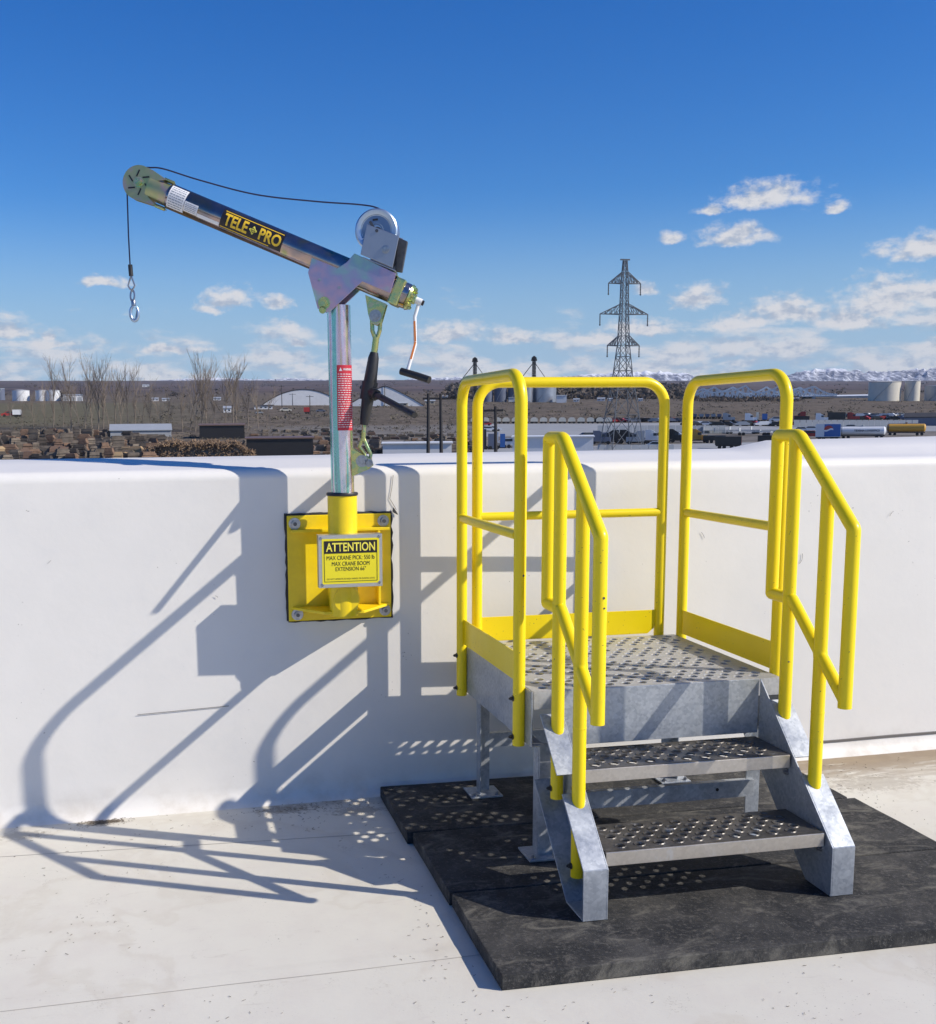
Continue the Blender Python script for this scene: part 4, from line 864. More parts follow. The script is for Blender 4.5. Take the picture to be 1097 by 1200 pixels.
mb = MB(); mb.tube([along(-0.06), along(0.02), along(0.45), along(0.9), along(1.0)], 0.02, 20, True, [0.015, 0.0205, 0.0265, 0.0195, 0.016]); jk = cp(mb, 'jack_barrel', 'black', smooth=True)
# ratchet handle reaching out from the barrel towards the roof
hub = along(0.50)
def w2l(x, y, z): 
    q = ORG[CR.name].inverted() @ Vector((x, y, z)); return Vector((q.x, q.y, q.z+Z0))
tip = w2l(-0.285, 0.480, 1.565)
hd = (tip-hub).normalized()
mb = MB(); mb.tube([hub-d_*0.034, hub+d_*0.034], 0.031, 20); mb.tube([hub, hub+hd*0.06], 0.020, 16); cp(mb, 'ratchet_head', 'black', jk, smooth=True)
mb = MB(); mb.tube([hub+hd*0.04, hub+hd*0.07, tip-hd*0.06, tip], 0.0105, 14, True, [0.0155, 0.0125, 0.0115, 0.0115]); cp(mb, 'ratchet_handle', 'black', jk, smooth=True)
mb = MB(); mb.tube([hub-hd*0.02, hub-hd*0.055], 0.010, 12); cp(mb, 'pawl_knob', 'black', jk, smooth=True)
mb = MB(); mb.tube([J['c'], J['d']], 0.0085, 12); 
for q in (-1, 1): mb.tube([J['d']+Vector((0.002*q, 0, 0.012)), J['d']+Vector((0.015*q, 0, -0.02)), J['fb']+Vector((0.012*q+0.012, 0, 0.025)), J['fb']+Vector((0.012+0.006*q, 0, -0.008))], 0.0065, 10)
cp(mb, 'lower_clevis', 'iri_green', smooth=True)
mb = MB()
for sy in (-1, 1): mb.prism([(0.040, 1.452), (0.070, 1.430), (0.118, 1.405), (0.125, 1.378), (0.105, 1.362), (0.040, 1.335)], (0, sy*0.017-0.0025, 0), (1, 0, 0), (0, 0, 1), (0, 1, 0), 0.005)
fl = cp(mb, 'foot_lug', 'iri_green', bevel=0.001)
b = MB(); hexbolt(b, (0.085, -0.0198, 1.395), (0, -1, 0), 0.015, 0.010); hexbolt(b, (0.112, -0.0198, 1.388), (0, -1, 0), 0.010, 0.014); b.tube([(0.112, -0.02, 1.388), (0.112, 0.03, 1.388)], 0.007, 10); cp(b, 'pin', 'bolt', fl)
# crank
E2 = E+bd*0.030
mb = MB(); mb.cyl(E2-bd*0.006, E2+bd*0.026, 0.013, 16); mb.tube(round_path([E2+bd*0.016, (0.290, -0.01, 1.931), (0.292, -0.02, 1.827), (0.262, -0.05, 1.722)], 0.02, 5), 0.0066, 12); crk = cp(mb, 'crank_arm', 'print_white', smooth=True)
mb = MB(); mb.beam((0.2905, -0.0255, 1.915), (0.2935, -0.0305, 1.840), 0.007, 0.004, up=(0, 1, 0)); mb.beam((0.2935, -0.0305, 1.838), (0.278, -0.047, 1.775), 0.007, 0.004, up=(0, 1, 0)); cp(mb, 'tape', 'orange', crk)
mb = MB(); mb.tube([(0.242, -0.056, 1.730), (0.30, -0.085, 1.712), (0.352, -0.11, 1.694)], 0.0135, 18); cp(mb, 'grip', 'black', crk, smooth=True)
mb = MB(); mb.cyl(E2+bd*0.020, E2+bd*0.034, 0.010, 6); cp(mb, 'nut', 'print_black', crk)
# red warning label on the post
def pole_pl(l): return lambda a, b: Vector((XP+(0.0445+l)*sin(b/0.0445), -(0.0445+l)*cos(b/0.0445), a-Z0))
def rl(x, z, l=0.0006): return pole_pl(l)(z, x)
t = patch(lambda a, b: pole_pl(0.0006)(b, a), -0.008, 0.062, 1.512, 1.757, 12, 2); lab = t.build('warning_label', 'print_red', CR)
add_mesh(text_mesh('WARNING', 'lettering', 'print_white', lambda x, y: rl(0.036+x, 1.741+y, 0.0012), 0.040, 0.009, 0.02, 0), 'lettering', lab)
mb = MB(); mb.add([rl(0.001, 1.735, .0012), rl(0.013, 1.735, .0012), rl(0.007, 1.748, .0012)], [(0, 1, 2)])
rnd = random.Random(3)
for i in range(24):
    z = 1.722-i*0.0086; x = -0.004
    while x < 0.052:
        w_ = rnd.uniform(0.004, 0.012); q = patch(lambda a, b: pole_pl(0.0012)(b, a), x, min(x+w_, 0.056), z, z+0.0024, 2, 1); mb.add(q.v, q.f); x += w_+0.003
mb.build('small_print', 'print_white', lab)

# ------------------------------------------------------------------ the plain below the building
HC = 18.0
TN = Vector((0.00147, -0.0394, 0.99922)).normalized()
O0 = CAM - TN*HC
def plain_z(x, y): return O0.z-((x-O0.x)*TN.x+(y-O0.y)*TN.y)/TN.z
def smooth(a, b, t): t = min(1, max(0, (t-a)/(b-a))); return t*t*(3-2*t)
def land_z(x, y):
    z = plain_z(x, y); d = sqrt(x*x+y*y)
    z += smooth(2500, 6200, y)*(16+10*noise.noise(Vector((x/1800, y/2500, 3)))+3*noise.noise(Vector((x/500, y/900, 9))))
    return z
def at(px, py):
    "point where the camera ray through an image pixel meets the plain"
    d = sight(px, py); t = -HC/(d.dot(TN)); p = CAM+d*t; return Vector((p.x, p.y, land_z(p.x, p.y)))
def facing(p): return -atan2(p.x-CX, p.y-CY)
ys = [-700, -300, 0, 120]+[120+20*i for i in range(1, 60)]+[1320*(7900/1320)**(i/70) for i in range(71)]
xs = [-9000*(1-i/60)**1.6 for i in range(60)]+[9000*(i/60)**1.6 for i in range(61)]
mb = MB(); mb.add([(x, y, land_z(x, y)) for y in ys for x in xs], [(j*len(xs)+i, j*len(xs)+i+1, (j+1)*len(xs)+i+1, (j+1)*len(xs)+i) for j in range(len(ys)-1) for i in range(len(xs)-1)])
mb.build('ground', 'terrain', kind='structure', fix=False, smooth=False)
def sheet(name, pts, m, lift):
    mb = MB(); n = 24; A, B, C_, D_ = [Vector((p.x, p.y, 0)) for p in pts]; vs = []
    for j in range(n+1):
        for i in range(n+1):
            q = A.lerp(B, i/n).lerp(D_.lerp(C_, i/n), j/n); vs.append((q.x, q.y, land_z(q.x, q.y)+lift))
    mb.add(vs, [(j*(n+1)+i, j*(n+1)+i+1, (j+1)*(n+1)+i+1, (j+1)*(n+1)+i) for j in range(n) for i in range(n)]); return mb.build(name, m, kind='structure', fix=False)
sheet('truck_yard', [at(560, 512), at(1300, 503), at(1250, 492), at(560, 497)], 'asphalt', 0.05)
sheet('yard_road', [at(560, 546), at(1150, 530), at(1120, 513), at(560, 526)], 'asphalt', 0.05)
# snowy ridges on the horizon
def ridge(px0, px1, dist, hpx, seed, m='snow'):
    mb = MB(); n, k = 140, 10; vs = []
    for i in range(n+1):
        t = i/n; px = px0+(px1-px0)*t; d = sight(px, 446); d.z = 0; d.normalize(); 
        env = sin(pi*t)**0.45*(0.65+0.35*noise.noise(Vector((t*3.1, seed, 0))))
        for j in range(k+1):
            s_ = j/k; p = CAM+d*(dist+(s_-0.5)*700); base = land_z(p.x, min(p.y, 7850)); 
            rr = 1-abs(noise.noise(Vector((px/26, s_*2.2, seed)))*1.1); r2 = 1-abs(noise.noise(Vector((px/9, s_*3+2, seed+4))))
            hgt = hpx*dist/FOC*env*(sin(pi*s_)**0.8)*(0.10+0.42*rr+0.48*r2)
            vs.append((p.x, p.y, base-6+hgt))
    mb.add(vs, [(i*(k+1)+j, i*(k+1)+j+1, (i+1)*(k+1)+j+1, (i+1)*(k+1)+j) for i in range(n) for j in range(k)])
    mb.build('mountain_ridge', m, kind='structure', fix=False, smooth=True)
ridge(900, 1200, 7400, 24, 1.0); ridge(640, 885, 7400, 17, 2.0); ridge(180, 420, 7400, 8, 3.0); ridge(470, 560, 7450, 9, 4.0)
# thin air between here and the horizon
hz = bpy.data.materials.new('air'); hz.use_nodes = True; ht = hz.node_tree; ht.nodes.clear(); g = NG(ht)
pv = g.n('ShaderNodeVolumePrincipled'); pv.inputs['Density'].default_value = 3.4e-5; pv.inputs['Color'].default_value = (0.72, 0.84, 1.0, 1); pv.inputs['Anisotropy'].default_value = 0.0
om = g.n('ShaderNodeOutputMaterial'); g.l(pv.outputs[0], om.inputs['Volume'])
mb = MB(); mb.box(-9400, 9400, -760, 8300, -75, 520); hzo = mb.build('haze', hz, kind='stuff')

# ---- builders for the things standing on the plain (x to the right, y away, z up)
def stand(name, label, cat, px, py, group=None, turn=0.0, sink=0.0):
    p = at(px, py); return thing(name, label, cat, (p.x, p.y, p.z-sink), facing(p)+turn, group)
def mpp(py): return HC/max(py-446.0, 1.0)          # metres per picture pixel at that base line
def kid(mb, name, m, root, **k): return mb.build(name, m, root, **k)
def tank(px0, px1, ptop, pbase, label, m='fwhite', dome=0.12, group=None, name='storage_tank'):
    s = mpp(pbase); r = (px1-px0)*s/2; h = (pbase-ptop)*s; o = stand(name, label, 'tank', (px0+px1)/2, pbase, group)
    b = MB(); b.lathe([(r, -0.5), (r, h)], (0, r, 0), (0, 0, 1), 36); kid(b, 'shell', m, o, smooth=True)
    b = MB(); b.lathe([(r*1.01, 0), (r*1.01, 0.25), (r*0.5, r*dome*0.75), (0.01, r*dome)], (0, r, h), (0, 0, 1), 36); rf = kid(b, 'roof', m, o, smooth=True)
    b = MB(); b.lathe([(r*1.012, 0), (r*1.012, 0.3)], (0, r, h*0.98), (0, 0, 1), 36); kid(b, 'rim', 'fgrey', o)
    b = MB()
    for k in range(12):
        a0, a1 = -2.3+k*0.1, -2.3+(k+1)*0.1; b.beam((cos(a0)*r*1.02, r+sin(a0)*r*1.02, h*k/12), (cos(a1)*r*1.02, r+sin(a1)*r*1.02, h*(k+1)/12), 0.6, 0.3)
    kid(b, 'stair', 'fgrey', o); return o
tank(15, 35, 457.5, 470, 'leftmost white round storage tank beyond the field')
tank(42, 57, 457.5, 470, 'narrow white storage tank overlapping a wider one at the left')
tank(54, 71, 457.5, 470, 'white storage tank just left of the low white shed')
tank(-6, 6, 455, 469, 'dark storage tank cut by the left edge', 'fslate')
tank(1018, 1054, 447.5, 470, 'broad pale storage tank under the snowy ridge', 'fcream', 0.08)
tank(1060, 1077, 446.5, 470, 'tall narrow pale tank right of the broad tank', 'fcream', 0.08)
tank(1084, 1112, 452, 470, 'grey tank cut by the right edge', 'fgrey', 0.08)
def silo_group():
    for i, (a, b_, t, bs) in enumerate(((563, 578, 453, 471), (579, 594, 453, 471), (595, 611, 453, 471), (608, 625, 453, 471.5), (624, 652, 452.5, 471.5))):
        lab = ['leftmost dark grain bin behind the railing corner', 'second dark grain bin from the left behind the railing', 'third dark grain bin from the left behind the railing', 'fourth grain bin, just left of the widest steel one', 'widest corrugated steel grain bin right of the dark ones'][i]
        tank(a, b_, t, bs, lab, 'fslate' if i < 3 else 'fsteel', 0.35, 'grain bins of the elevator', 'grain_bin')
silo_group()
def elevator(px, ptop, pbase, label):
    s = mpp(pbase); h = (pbase-ptop)*s; o = stand('elevator_tower', label, 'tower', px, pbase)
    b = MB(); 
    for (x, y) in ((-1.6, 0), (1.6, 0), (-1.6, 3), (1.6, 3)): b.beam((x, y, 0), (x*0.8, y, h*0.93), 0.7)
    for k in range(10): z = h*0.93*k/10; b.beam((-1.6, 0, z), (1.5, 0, z+h*.09), 0.35); b.beam((1.6, 3, z), (-1.5, 3, z+h*.09), 0.35)
    kid(b, 'frame', 'fdark', o, kind='stuff')
    b = MB(); b.box(-0.8, 0.8, 0.5, 2.5, 0, h); kid(b, 'leg_casing', 'fdark', o)
    b = MB(); b.prism([(-2.6, 0), (2.6, 0), (2.0, 2.8), (0, 4.2), (-2.0, 2.8)], (0, 0.5, h*0.9), (1, 0, 0), (0, 0, 1), (0, 1, 0), 3); kid(b, 'head_house', 'fdark', o)
    b = MB(); b.beam((0, 1.5, h*0.88), (-13, 1.5, h*0.45), 0.6); b.beam((0, 1.5, h*0.88), (9, 1.5, h*0.55), 0.5); kid(b, 'spout', 'fdark', o, kind='stuff')
elevator(556.5, 419, 471, 'dark grain elevator tower above the left railing'); elevator(625.5, 417.5, 471, 'dark grain elevator tower with spouts left of the pylon')
def building(px0, px1, ptop, pbase, label, wall_m, roof_m, depth=18, pitch=0.18, cat='building', nwin=0, name='shed', doors=0, group=None):
    s = mpp(pbase); w = (px1-px0)*s; h = (pbase-ptop)*s; o = stand(name, label, cat, (px0+px1)/2, pbase, group); rh = h*pitch; wh = h-rh
    b = MB(); b.box(-w/2, w/2, 0, depth, -1, wh); wl = kid(b, 'wall', wall_m, o)
    b = MB(); b.prism([(-0.4, 0), (depth/2, rh), (depth+0.4, 0), (depth+0.4, -0.25), (depth/2, rh-0.3), (-0.4, -0.25)], (-w/2-0.3, 0, wh+0.02+0.25), (0, 1, 0), (0, 0, 1), (1, 0, 0), w+0.6); kid(b, 'roof', roof_m, o)
    for k in range(nwin):
        x = -w/2+w*(k+.5)/nwin; b = MB(); b.box(x-w/nwin*0.22, x+w/nwin*0.22, -0.06, -0.01, wh*0.35, wh*0.75); kid(b, 'window', 'fglass', o)
    for k in range(doors):
        x = -w/2+w*(k+.5)/doors; b = MB(); b.box(x-1.8, x+1.8, -0.06, -0.01, 0, wh*0.7); kid(b, 'door', 'fgrey', o)
    return o
building(74, 97, 462, 470, 'low white shed right of the three white tanks', 'fwhite', 'fgrey', doors=3)
building(298, 319.5, 474.5, 479.5, 'small white building left of the white domed store', 'fwhite', 'fdark', pitch=0.3, nwin=4)
building(130, 201, 497.5, 512, 'long pale shed with grey roof behind the bare trees', 'fgrey', 'fgrey', depth=14, pitch=0.5, nwin=0, doors=1)
building(234, 287, 497, 514, 'long dark brown shed behind the scrap wood heap', 'fblack', 'fbrown', depth=10, pitch=0.1)
building(289, 368, 512.5, 540, 'long black walled shed just above the parapet', 'fblack', 'fbrown', depth=8, pitch=0.06)
building(448, 530, 519, 543, 'long white roof box with flat top behind the crane jack', 'fwhite', 'fwhite', depth=12, pitch=0.04, doors=0)
building(600, 695, 511.5, 541, 'large plain white box building with flat roof left of the pylon', 'fwhite', 'fwhite', depth=16, pitch=0.03)
building(975, 1021, 462.5, 466, 'long low pale building left of the broad tank', 'fgrey', 'fwhite', pitch=0.5)
building(652, 664, 463, 472, 'small white block right of the steel grain bin', 'fwhite', 'fgrey', pitch=0.1)
building(596, 604, 465, 471, 'small white hut in front of the dark bins', 'fwhite', 'fwhite')
building(1062, 1120, 484, 499, 'dark blue walled shed at the right edge', 'fslate', 'fdark', pitch=0.35)
building(905, 918, 462, 466, 'small grey barn right of the truss bridge', 'fgrey', 'fgrey')
for i, (a, b_, t, bs, wm) in enumerate(((178, 186, 466, 470, 'fwhite'), (190, 199, 466.5, 470, 'fwhite'), (250, 259, 465.5, 469, 'fwhite'), (167, 175, 451, 454, 'fwhite'), (262, 271, 476, 483.5, 'fwhite'), (498, 510, 468, 474, 'fbeige'), (518, 525, 463, 468, 'fwhite'), (700, 709, 466, 470, 'fwhite'), (712, 718, 466.5, 470, 'fwhite'), (672, 679, 467, 471, 'fwhite'), (940, 952, 463, 467, 'fgrey'), (748, 753, 467, 470, 'fwhite'), (925, 936, 466, 470, 'fgrey'), (465, 478, 471, 476, 'fbeige'))):
    spots = ['left of the hanging hook', 'below the hanging hook', 'between two clumps of bare trees', 'high on the plain at the left', 'in the right clump of bare trees', 'behind the twin poles', 'right of the twin poles', 'left of the pylon legs', 'beside the pylon legs', 'right of the grain bins', 'right of the truss bridge', 'right of the pylon legs', 'at the far right of the bridge', 'under the ratchet handle']
    building(a, b_, t, bs, 'tiny distant house '+spots[i], wm, 'fgrey', depth=9, pitch=0.35, name='house', nwin=2, cat='house', group='distant houses on the plain')
# arched stores with light skins
def dome_store(px0, px1, ptop, pbase, label, sharp=0.0):
    s = mpp(pbase); w = (px1-px0)*s; h = (pbase-ptop)*s; o = stand('domed_store', label, 'building', (px0+px1)/2, pbase)
    n = 28; prof_ = []
    for k in range(n+1):
        t = k/n; x = (t-.5)*w; z = h*((1-abs(2*t-1)**(2.0-sharp))) ; prof_.append((x, z))
    b = MB(); b.prism([(p[0], max(p[1], -0.1)) for p in prof_]+[(w/2, -1), (-w/2, -1)], (0, 0.5, 0), (1, 0, 0), (0, 0, 1), (0, 1, 0), 38); kid(b, 'shell', 'fwhite', o)
    b = MB(); b.tube([(p[0], 0.4, p[1]+0.1) for p in prof_], 0.30, 6); kid(b, 'edge_trim', 'fdark', o)
    return o
dome_store(306, 405, 456.5, 475, 'wide white arched store left of the crane post')
dome_store(405, 498, 452.5, 476, 'white peaked arched store right of the crane post', 0.75)
# row of arch topped pale wagons on the siding
proto = None
AX = [556, 569, 583, 593, 604, 615, 626, 637, 648, 659, 670, 681, 692, 703, 713]
KNOWN = []
for i, px in enumerate(AX):
    p = at(px, 496.5); s = mpp(496.5)
    if proto is None:
        o = thing('hopper_wagon', 'leftmost pale arch topped wagon in the row on the siding', 'wagon', p, facing(p), 'pale wagons on the siding'); w, h = 8.6*s, 7.6*s
        b = MB(); b.prism([(-w/2, 0.9)]+[(-w/2*cos(pi*k/10), h*0.62+h*0.38*sin(pi*k/10)) for k in range(11)]+[(w/2, 0.9)], (0, 0, 0), (1, 0, 0), (0, 0, 1), (0, 1, 0), 3.0); kid(b, 'body', 'fcream', o)
        for xx in (-w*0.3, w*0.3): b = MB(); b.cyl((xx, 0.2, 0.45), (xx, 2.8, 0.45), 0.45, 12); kid(b, 'wheel', 'ftire', o)
        b = MB(); b.box(-w/2-.1, w/2+.1, 0.3, 2.7, 0.45, 0.8); kid(b, 'underframe', 'fdark', o); proto = o
    else:
        c = copy_tree(proto); c['label'] = ['', 'second', 'third', 'fourth', 'fifth', 'sixth', 'seventh', 'eighth', 'ninth', 'tenth', 'eleventh', 'twelfth', 'thirteenth', 'fourteenth', 'rightmost'][i]+' pale arch topped wagon'+('' if i == 14 else ' from the left')+' in the row on the siding'; c.location = p; c.rotation_euler[2] = facing(p)
# bare trees
def tree_mesh(seed, h, spread):
    rnd = random.Random(seed); tr, br = MB(), MB()
    def grow(p, d, L, r, lev, mb):
        pts = [p]; q = Vector(p)
        for k in range(3):
            d = (d+Vector((rnd.uniform(-.12, .12), rnd.uniform(-.12, .12), 0.04))).normalized(); q = q+d*(L/3); pts.append(q.copy())
        mb.tube(pts, r, 5 if lev == 0 else 3, False, [r*(1-0.22*i) for i in range(4)])
        if lev < 3:
            for k in range((9, 5, 3)[lev]):
                t = rnd.uniform(0.25, 1.0) if lev else rnd.uniform(0.2, 1.0); i = min(2, int(t*3)); bp_ = pts[i].lerp(pts[i+1], t*3-i) if i < 3 else pts[3]
                a = rnd.uniform(0, 2*pi); dd = (d*rnd.uniform(0.9, 1.5)+Vector((cos(a), sin(a), 0))*rnd.uniform(0.3, 0.8)*spread+Vector((0, 0, 0.35))).normalized()
                grow(bp_, dd, L*rnd.uniform(0.42, 0.62), r*0.5, lev+1, br)
    grow(Vector((0, 0, -0.5)), Vector((0, 0, 1)), h*0.72, 0.19, 0, tr)
    return tr.mesh('trunk', 'bark', fix=False), br.mesh('branches', 'bark', fix=False)
TV = [tree_mesh(s, 20, sp) for s, sp in ((1, .7), (2, 1.0), (3, .8), (4, 1.2), (5, .9))]
trees = [(62, 503, 432), (74, 500, 444), (84, 503, 428), (93, 500, 446), (100, 504, 436), (108, 502, 430), (115, 503, 426), (121, 503, 431), (128, 501, 440), (135, 504, 434), (142, 502, 444), (150, 504, 432), (158, 501, 440), (166, 503, 450), (40, 503, 462), (52, 502, 456), (176, 503, 462),
         (214, 506, 452), (223, 505, 438), (229, 506, 424), (236, 505, 428), (243, 504, 430), (252, 506, 442), (264, 505, 430), (273, 506, 426), (279, 504, 440), (290, 505, 448), (303, 503, 452), (312, 502, 456), (190, 505, 466), (200, 506, 458), (12, 502, 470), (26, 503, 468)]
rt = random.Random(5)
for i, (px, pb, pt) in enumerate(trees):
    hgt = (pb-pt)*mpp(pb); p = at(px, pb); lab = 'bare leafless tree in the clump behind the pallet yard at the left' if px < 182 else 'bare leafless tree in the clump behind the scrap wood and dark shed'
    o = thing('bare_tree', lab, 'tree', p, rt.uniform(0, 6.28), 'bare trees left of the crane hook' if px < 182 else 'bare trees between the hook and the crane')
    sc_ = hgt/20.0; o.scale = (sc_*1.1, sc_*1.1, sc_)
    t1, t2 = TV[i % 5]
    for nm, me in (('trunk', t1), ('crown', t2)): c = bpy.data.objects.new(nm, me); COL.objects.link(c); c.parent = o
# utility poles
def pole_thing(px, pb, pt, label, bar=2.0):
    h = (pb-pt)*mpp(pb); o = stand('utility_pole', label, 'pole', px, pb)
    b = MB(); b.tube([(0, 0, -1), (0, 0, h)], 0.22, 8, True, [0.26, 0.17]); kid(b, 'shaft', 'fdark', o)
    if bar: b = MB(); b.beam((-bar, 0, h*0.93), (bar, 0, h*0.93), 0.22); kid(b, 'crossarm', 'fdark', o)
    return h
pole_thing(330.5, 477, 451, 'thin utility pole in front of the left end of the white arched store'); pole_thing(343, 475, 461, 'short utility pole with crossarm before the white arched store', 2.5); pole_thing(363.5, 486, 463, 'utility pole beside the small red truck'); pole_thing(451, 476, 449, 'utility pole at the peak of the peaked store')
pole_thing(805, 520, 478, 'brown utility pole seen between the two right railings', 0)
# twin pole frame
def hframe(px, pb, pt, gap, label, over=5, barw=0.45):
    s = mpp(pb); h = (pb-pt)*s; g_ = gap*s; o = stand('pole_frame', label, 'pole', px, pb)
    for x in (-g_/2, g_/2): b = MB(); b.tube([(x, 0, -1), (x*0.9, 0, h)], 0.3, 8, True, [0.42, 0.30]); kid(b, 'pole', 'fdark', o)
    b = MB(); b.beam((-g_/2-over*s, 0, h*0.93), (g_/2+over*s*1.4, 0, h*0.93), barw); kid(b, 'crossarm', 'fdark', o)
hframe(509.5, 545, 461, 16, 'dark twin pole frame with crossarm rising behind the white roof box', 6); hframe(573, 545, 476, 16.5, 'dark twin pole frame seen through the left guardrail', 6)
# lattice transmission tower
def pylon():
    pb = 526.0; s = mpp(pb); o = stand('transmission_tower', 'tall steel lattice transmission tower with three pairs of arms', 'tower', 728, pb, turn=R(24))
    Hh = (pb-308)*s
    lv = [(0, 4.5), (9.5, 3.3), (19.5, 1.95), (27.6, 1.2), (36, 0.9), (44, 0.75), (Hh, 0.4)]
    lv = [(z*Hh/49.5 if z != Hh else z, w) for z, w in lv]
    def wat(z):
        for i in range(len(lv)-1):
            if z <= lv[i+1][0]+1e-6: t = (z-lv[i][0])/(lv[i+1][0]-lv[i][0]); return lv[i][1]*(1-t)+lv[i+1][1]*t
        return lv[-1][1]
    for (a, c_) in ((-1, -1), (1, -1), (1, 1), (-1, 1)):
        b = MB()
        for i in range(len(lv)-1): b.beam((a*lv[i][1], c_*lv[i][1], lv[i][0]-0.5*(i == 0)), (a*lv[i+1][1], c_*lv[i+1][1], lv[i+1][0]), 0.19)
        kid(b, 'leg', 'lattice', o)
    zz = [0]; st_ = 9.5
    while zz[-1] < Hh-0.6: zz.append(min(Hh-0.3, zz[-1]+max(2.0, wat(zz[-1])*2.0)))
    b = MB()
    for i in range(len(zz)-1):
        z0, z1 = zz[i], zz[i+1]; w0, w1 = wat(z0), wat(z1); r_ = 0.13 if i < 4 else 0.10
        for (ax, ay, bx, by) in ((-1, -1, 1, -1), (1, -1, 1, 1), (1, 1, -1, 1), (-1, 1, -1, -1)):
            b.beam((ax*w0, ay*w0, z0), (bx*w1, by*w1, z1), r_); b.beam((bx*w0, by*w0, z0), (ax*w1, ay*w1, z1), r_); b.beam((ax*w1, ay*w1, z1), (bx*w1, by*w1, z1), r_)
    kid(b, 'bracing', 'lattice', o, kind='stuff')
    for (py, half, up_) in ((334.5, 18.5, 13), (369.5, 27.5, 12), (405.5, 18.5, 12)):
        z = (pb-py)*s; L = half*s/cos(R(24)); w = wat(z)
        for sg_ in (-1, 1):
            b = MB(); e = (sg_*L, 0, z)
            for c_ in (-1, 1):
                b.beam((sg_*w, c_*w, z), e, 0.22); b.beam((sg_*w*0.8, c_*w*0.8, z+up_*s), e, 0.2)
                for k in range(1, 4):
                    t = k/4; A = Vector((sg_*w, c_*w, z)).lerp(Vector(e), t); B_ = Vector((sg_*w*.8, c_*w*.8, z+up_*s)).lerp(Vector(e), t); B2 = Vector((sg_*w*.8, c_*w*.8, z+up_*s)).lerp(Vector(e), t-0.25); b.beam(A, B_, 0.13); b.beam(A, B2, 0.13)
            arm = kid(b, 'crossarm', 'lattice', o)
            b = MB(); zi = z-13.5*s; b.lathe([(0.10, 0), (0.22, 0.2)]*1+[(0.10+0.12*(k % 2), 0.2+k*(z-zi-0.2)/14) for k in range(1, 15)], (sg_*(L-0.05), 0, zi), (0, 0, 1), 8); kid(b, 'insulator', 'lattice', arm)
    b = MB(); b.beam((-1.3, 0, Hh+0.1), (1.3, 0, Hh+0.1), 0.35); kid(b, 'peak_bar', 'lattice', o)
pylon()
# cantilever truss bridge
def bridge():
    pb = 467.0; s = mpp(pb); o = stand('truss_bridge', 'pale steel cantilever truss bridge with three peaks seen through the right guardrail', 'bridge', 880, pb)
    def chord(px): 
        pk = [(796, 3.4), (838, 14.2), (850, 8.6), (873.5, 15.2), (889, 6.5), (912, 14.6), (925, 8.0), (950, 13), (975, 3.0)]
        for i in range(len(pk)-1):
            if px <= pk[i+1][0]:
                t = (px-pk[i][0])/(pk[i+1][0]-pk[i][0]); t2 = t*t if pk[i+1][1] > pk[i][1] else 1-(1-t)**2; t = t2; return pk[i][1]*(1-t)+pk[i+1][1]*t
        return 3.0
    for k, y in enumerate((0, 34)):
        sh = 14 if k else 0; top, bot, web = MB(), MB(), MB(); prev = None; n = 60
        for i in range(n+1):
            px = 796+179*i/n; x = (px-880)*s; zt = chord(px+sh)*s; zb = 1.5*s
            if prev: top.beam((prev[0], y, prev[1]), (x, y, zt), 1.5); web.beam((prev[0], y, zb), (x, y, zt) if i % 2 else (prev[0]+0.01, y, prev[1]), 0.75)
            if prev and i % 2 == 0: web.beam((prev[0], y, prev[1]), (x, y, zb), 0.75)
            prev = (x, zt)
        bot.box((796-880)*s, (975-880)*s, y-0.6, y+0.6, 1.0*s, 1.6*s)
        kid(top, 'top_chord', 'bridge', o); kid(bot, 'bottom_chord', 'bridge', o); kid(web, 'web_member', 'bridge', o, kind='stuff')
    b = MB(); b.box((796-880)*s, (975-880)*s, 1, 33, 1.0*s, 1.5*s); kid(b, 'deck', 'fgrey', o)
    for px in (838, 873.5, 912, 950): b = MB(); b.box((px-880)*s-1.5, (px-880)*s+1.5, 0, 34, -6, 1.0*s); kid(b, 'pier', 'fgrey', o)
bridge()
# vehicles
def wheels(o, xs_, y0, y1, r, m='ftire'):
    for x in xs_:
        for y in (y0, y1): b = MB(); b.cyl((x, y, r), (x, y+0.35*(1 if y < 1 else -1), r), r, 14); kid(b, 'wheel', m, o)
def tractor(px, py, col, label, turn=0.0, flip=1):
    o = stand('semi_tractor', label, 'truck', px, py, turn=turn); f_ = flip
    b = MB()
    def bx(x0, x1, z0, z1, y0=0.0, y1=2.4): b.box(min(x0*f_, x1*f_), max(x0*f_, x1*f_), y0, y1, z0, z1)
    bx(-2.2, -0.35, 0.9, 3.95); bx(-0.34, 1.2, 0.85, 3.1); bx(1.21, 2.95, 0.75, 2.15, 0.2, 2.2); b.prism([(-0.35*f_, 3.1), (0.9*f_, 3.1), (-0.35*f_, 3.9)], (0, 0.1, 0), (1, 0, 0), (0, 0, 1), (0, 1, 0), 2.2); kid(b, 'cab', col, o)
    b = MB(); bx(-3.6, 3.0, 0.5, 0.82, 0.5, 1.9); kid(b, 'chassis', 'fdark', o)
    b = MB(); b.prism([(x*f_, z) for x, z in ((1.1, 2.2), (1.1, 2.95), (0.1, 2.95), (0.1, 2.2))], (0, -0.04, 0), (1, 0, 0), (0, 0, 1), (0, 1, 0), 0.03); kid(b, 'window', 'fglass', o)
    b = MB(); b.cyl((-1.9*f_, 0.1, 1.0), (-1.9*f_, 0.1, 4.1), 0.1, 8); kid(b, 'exhaust_stack', 'fgrey', o)
    wheels(o, (2.1*f_, -1.9*f_, -3.0*f_), 0.02, 2.45, 0.52); return o
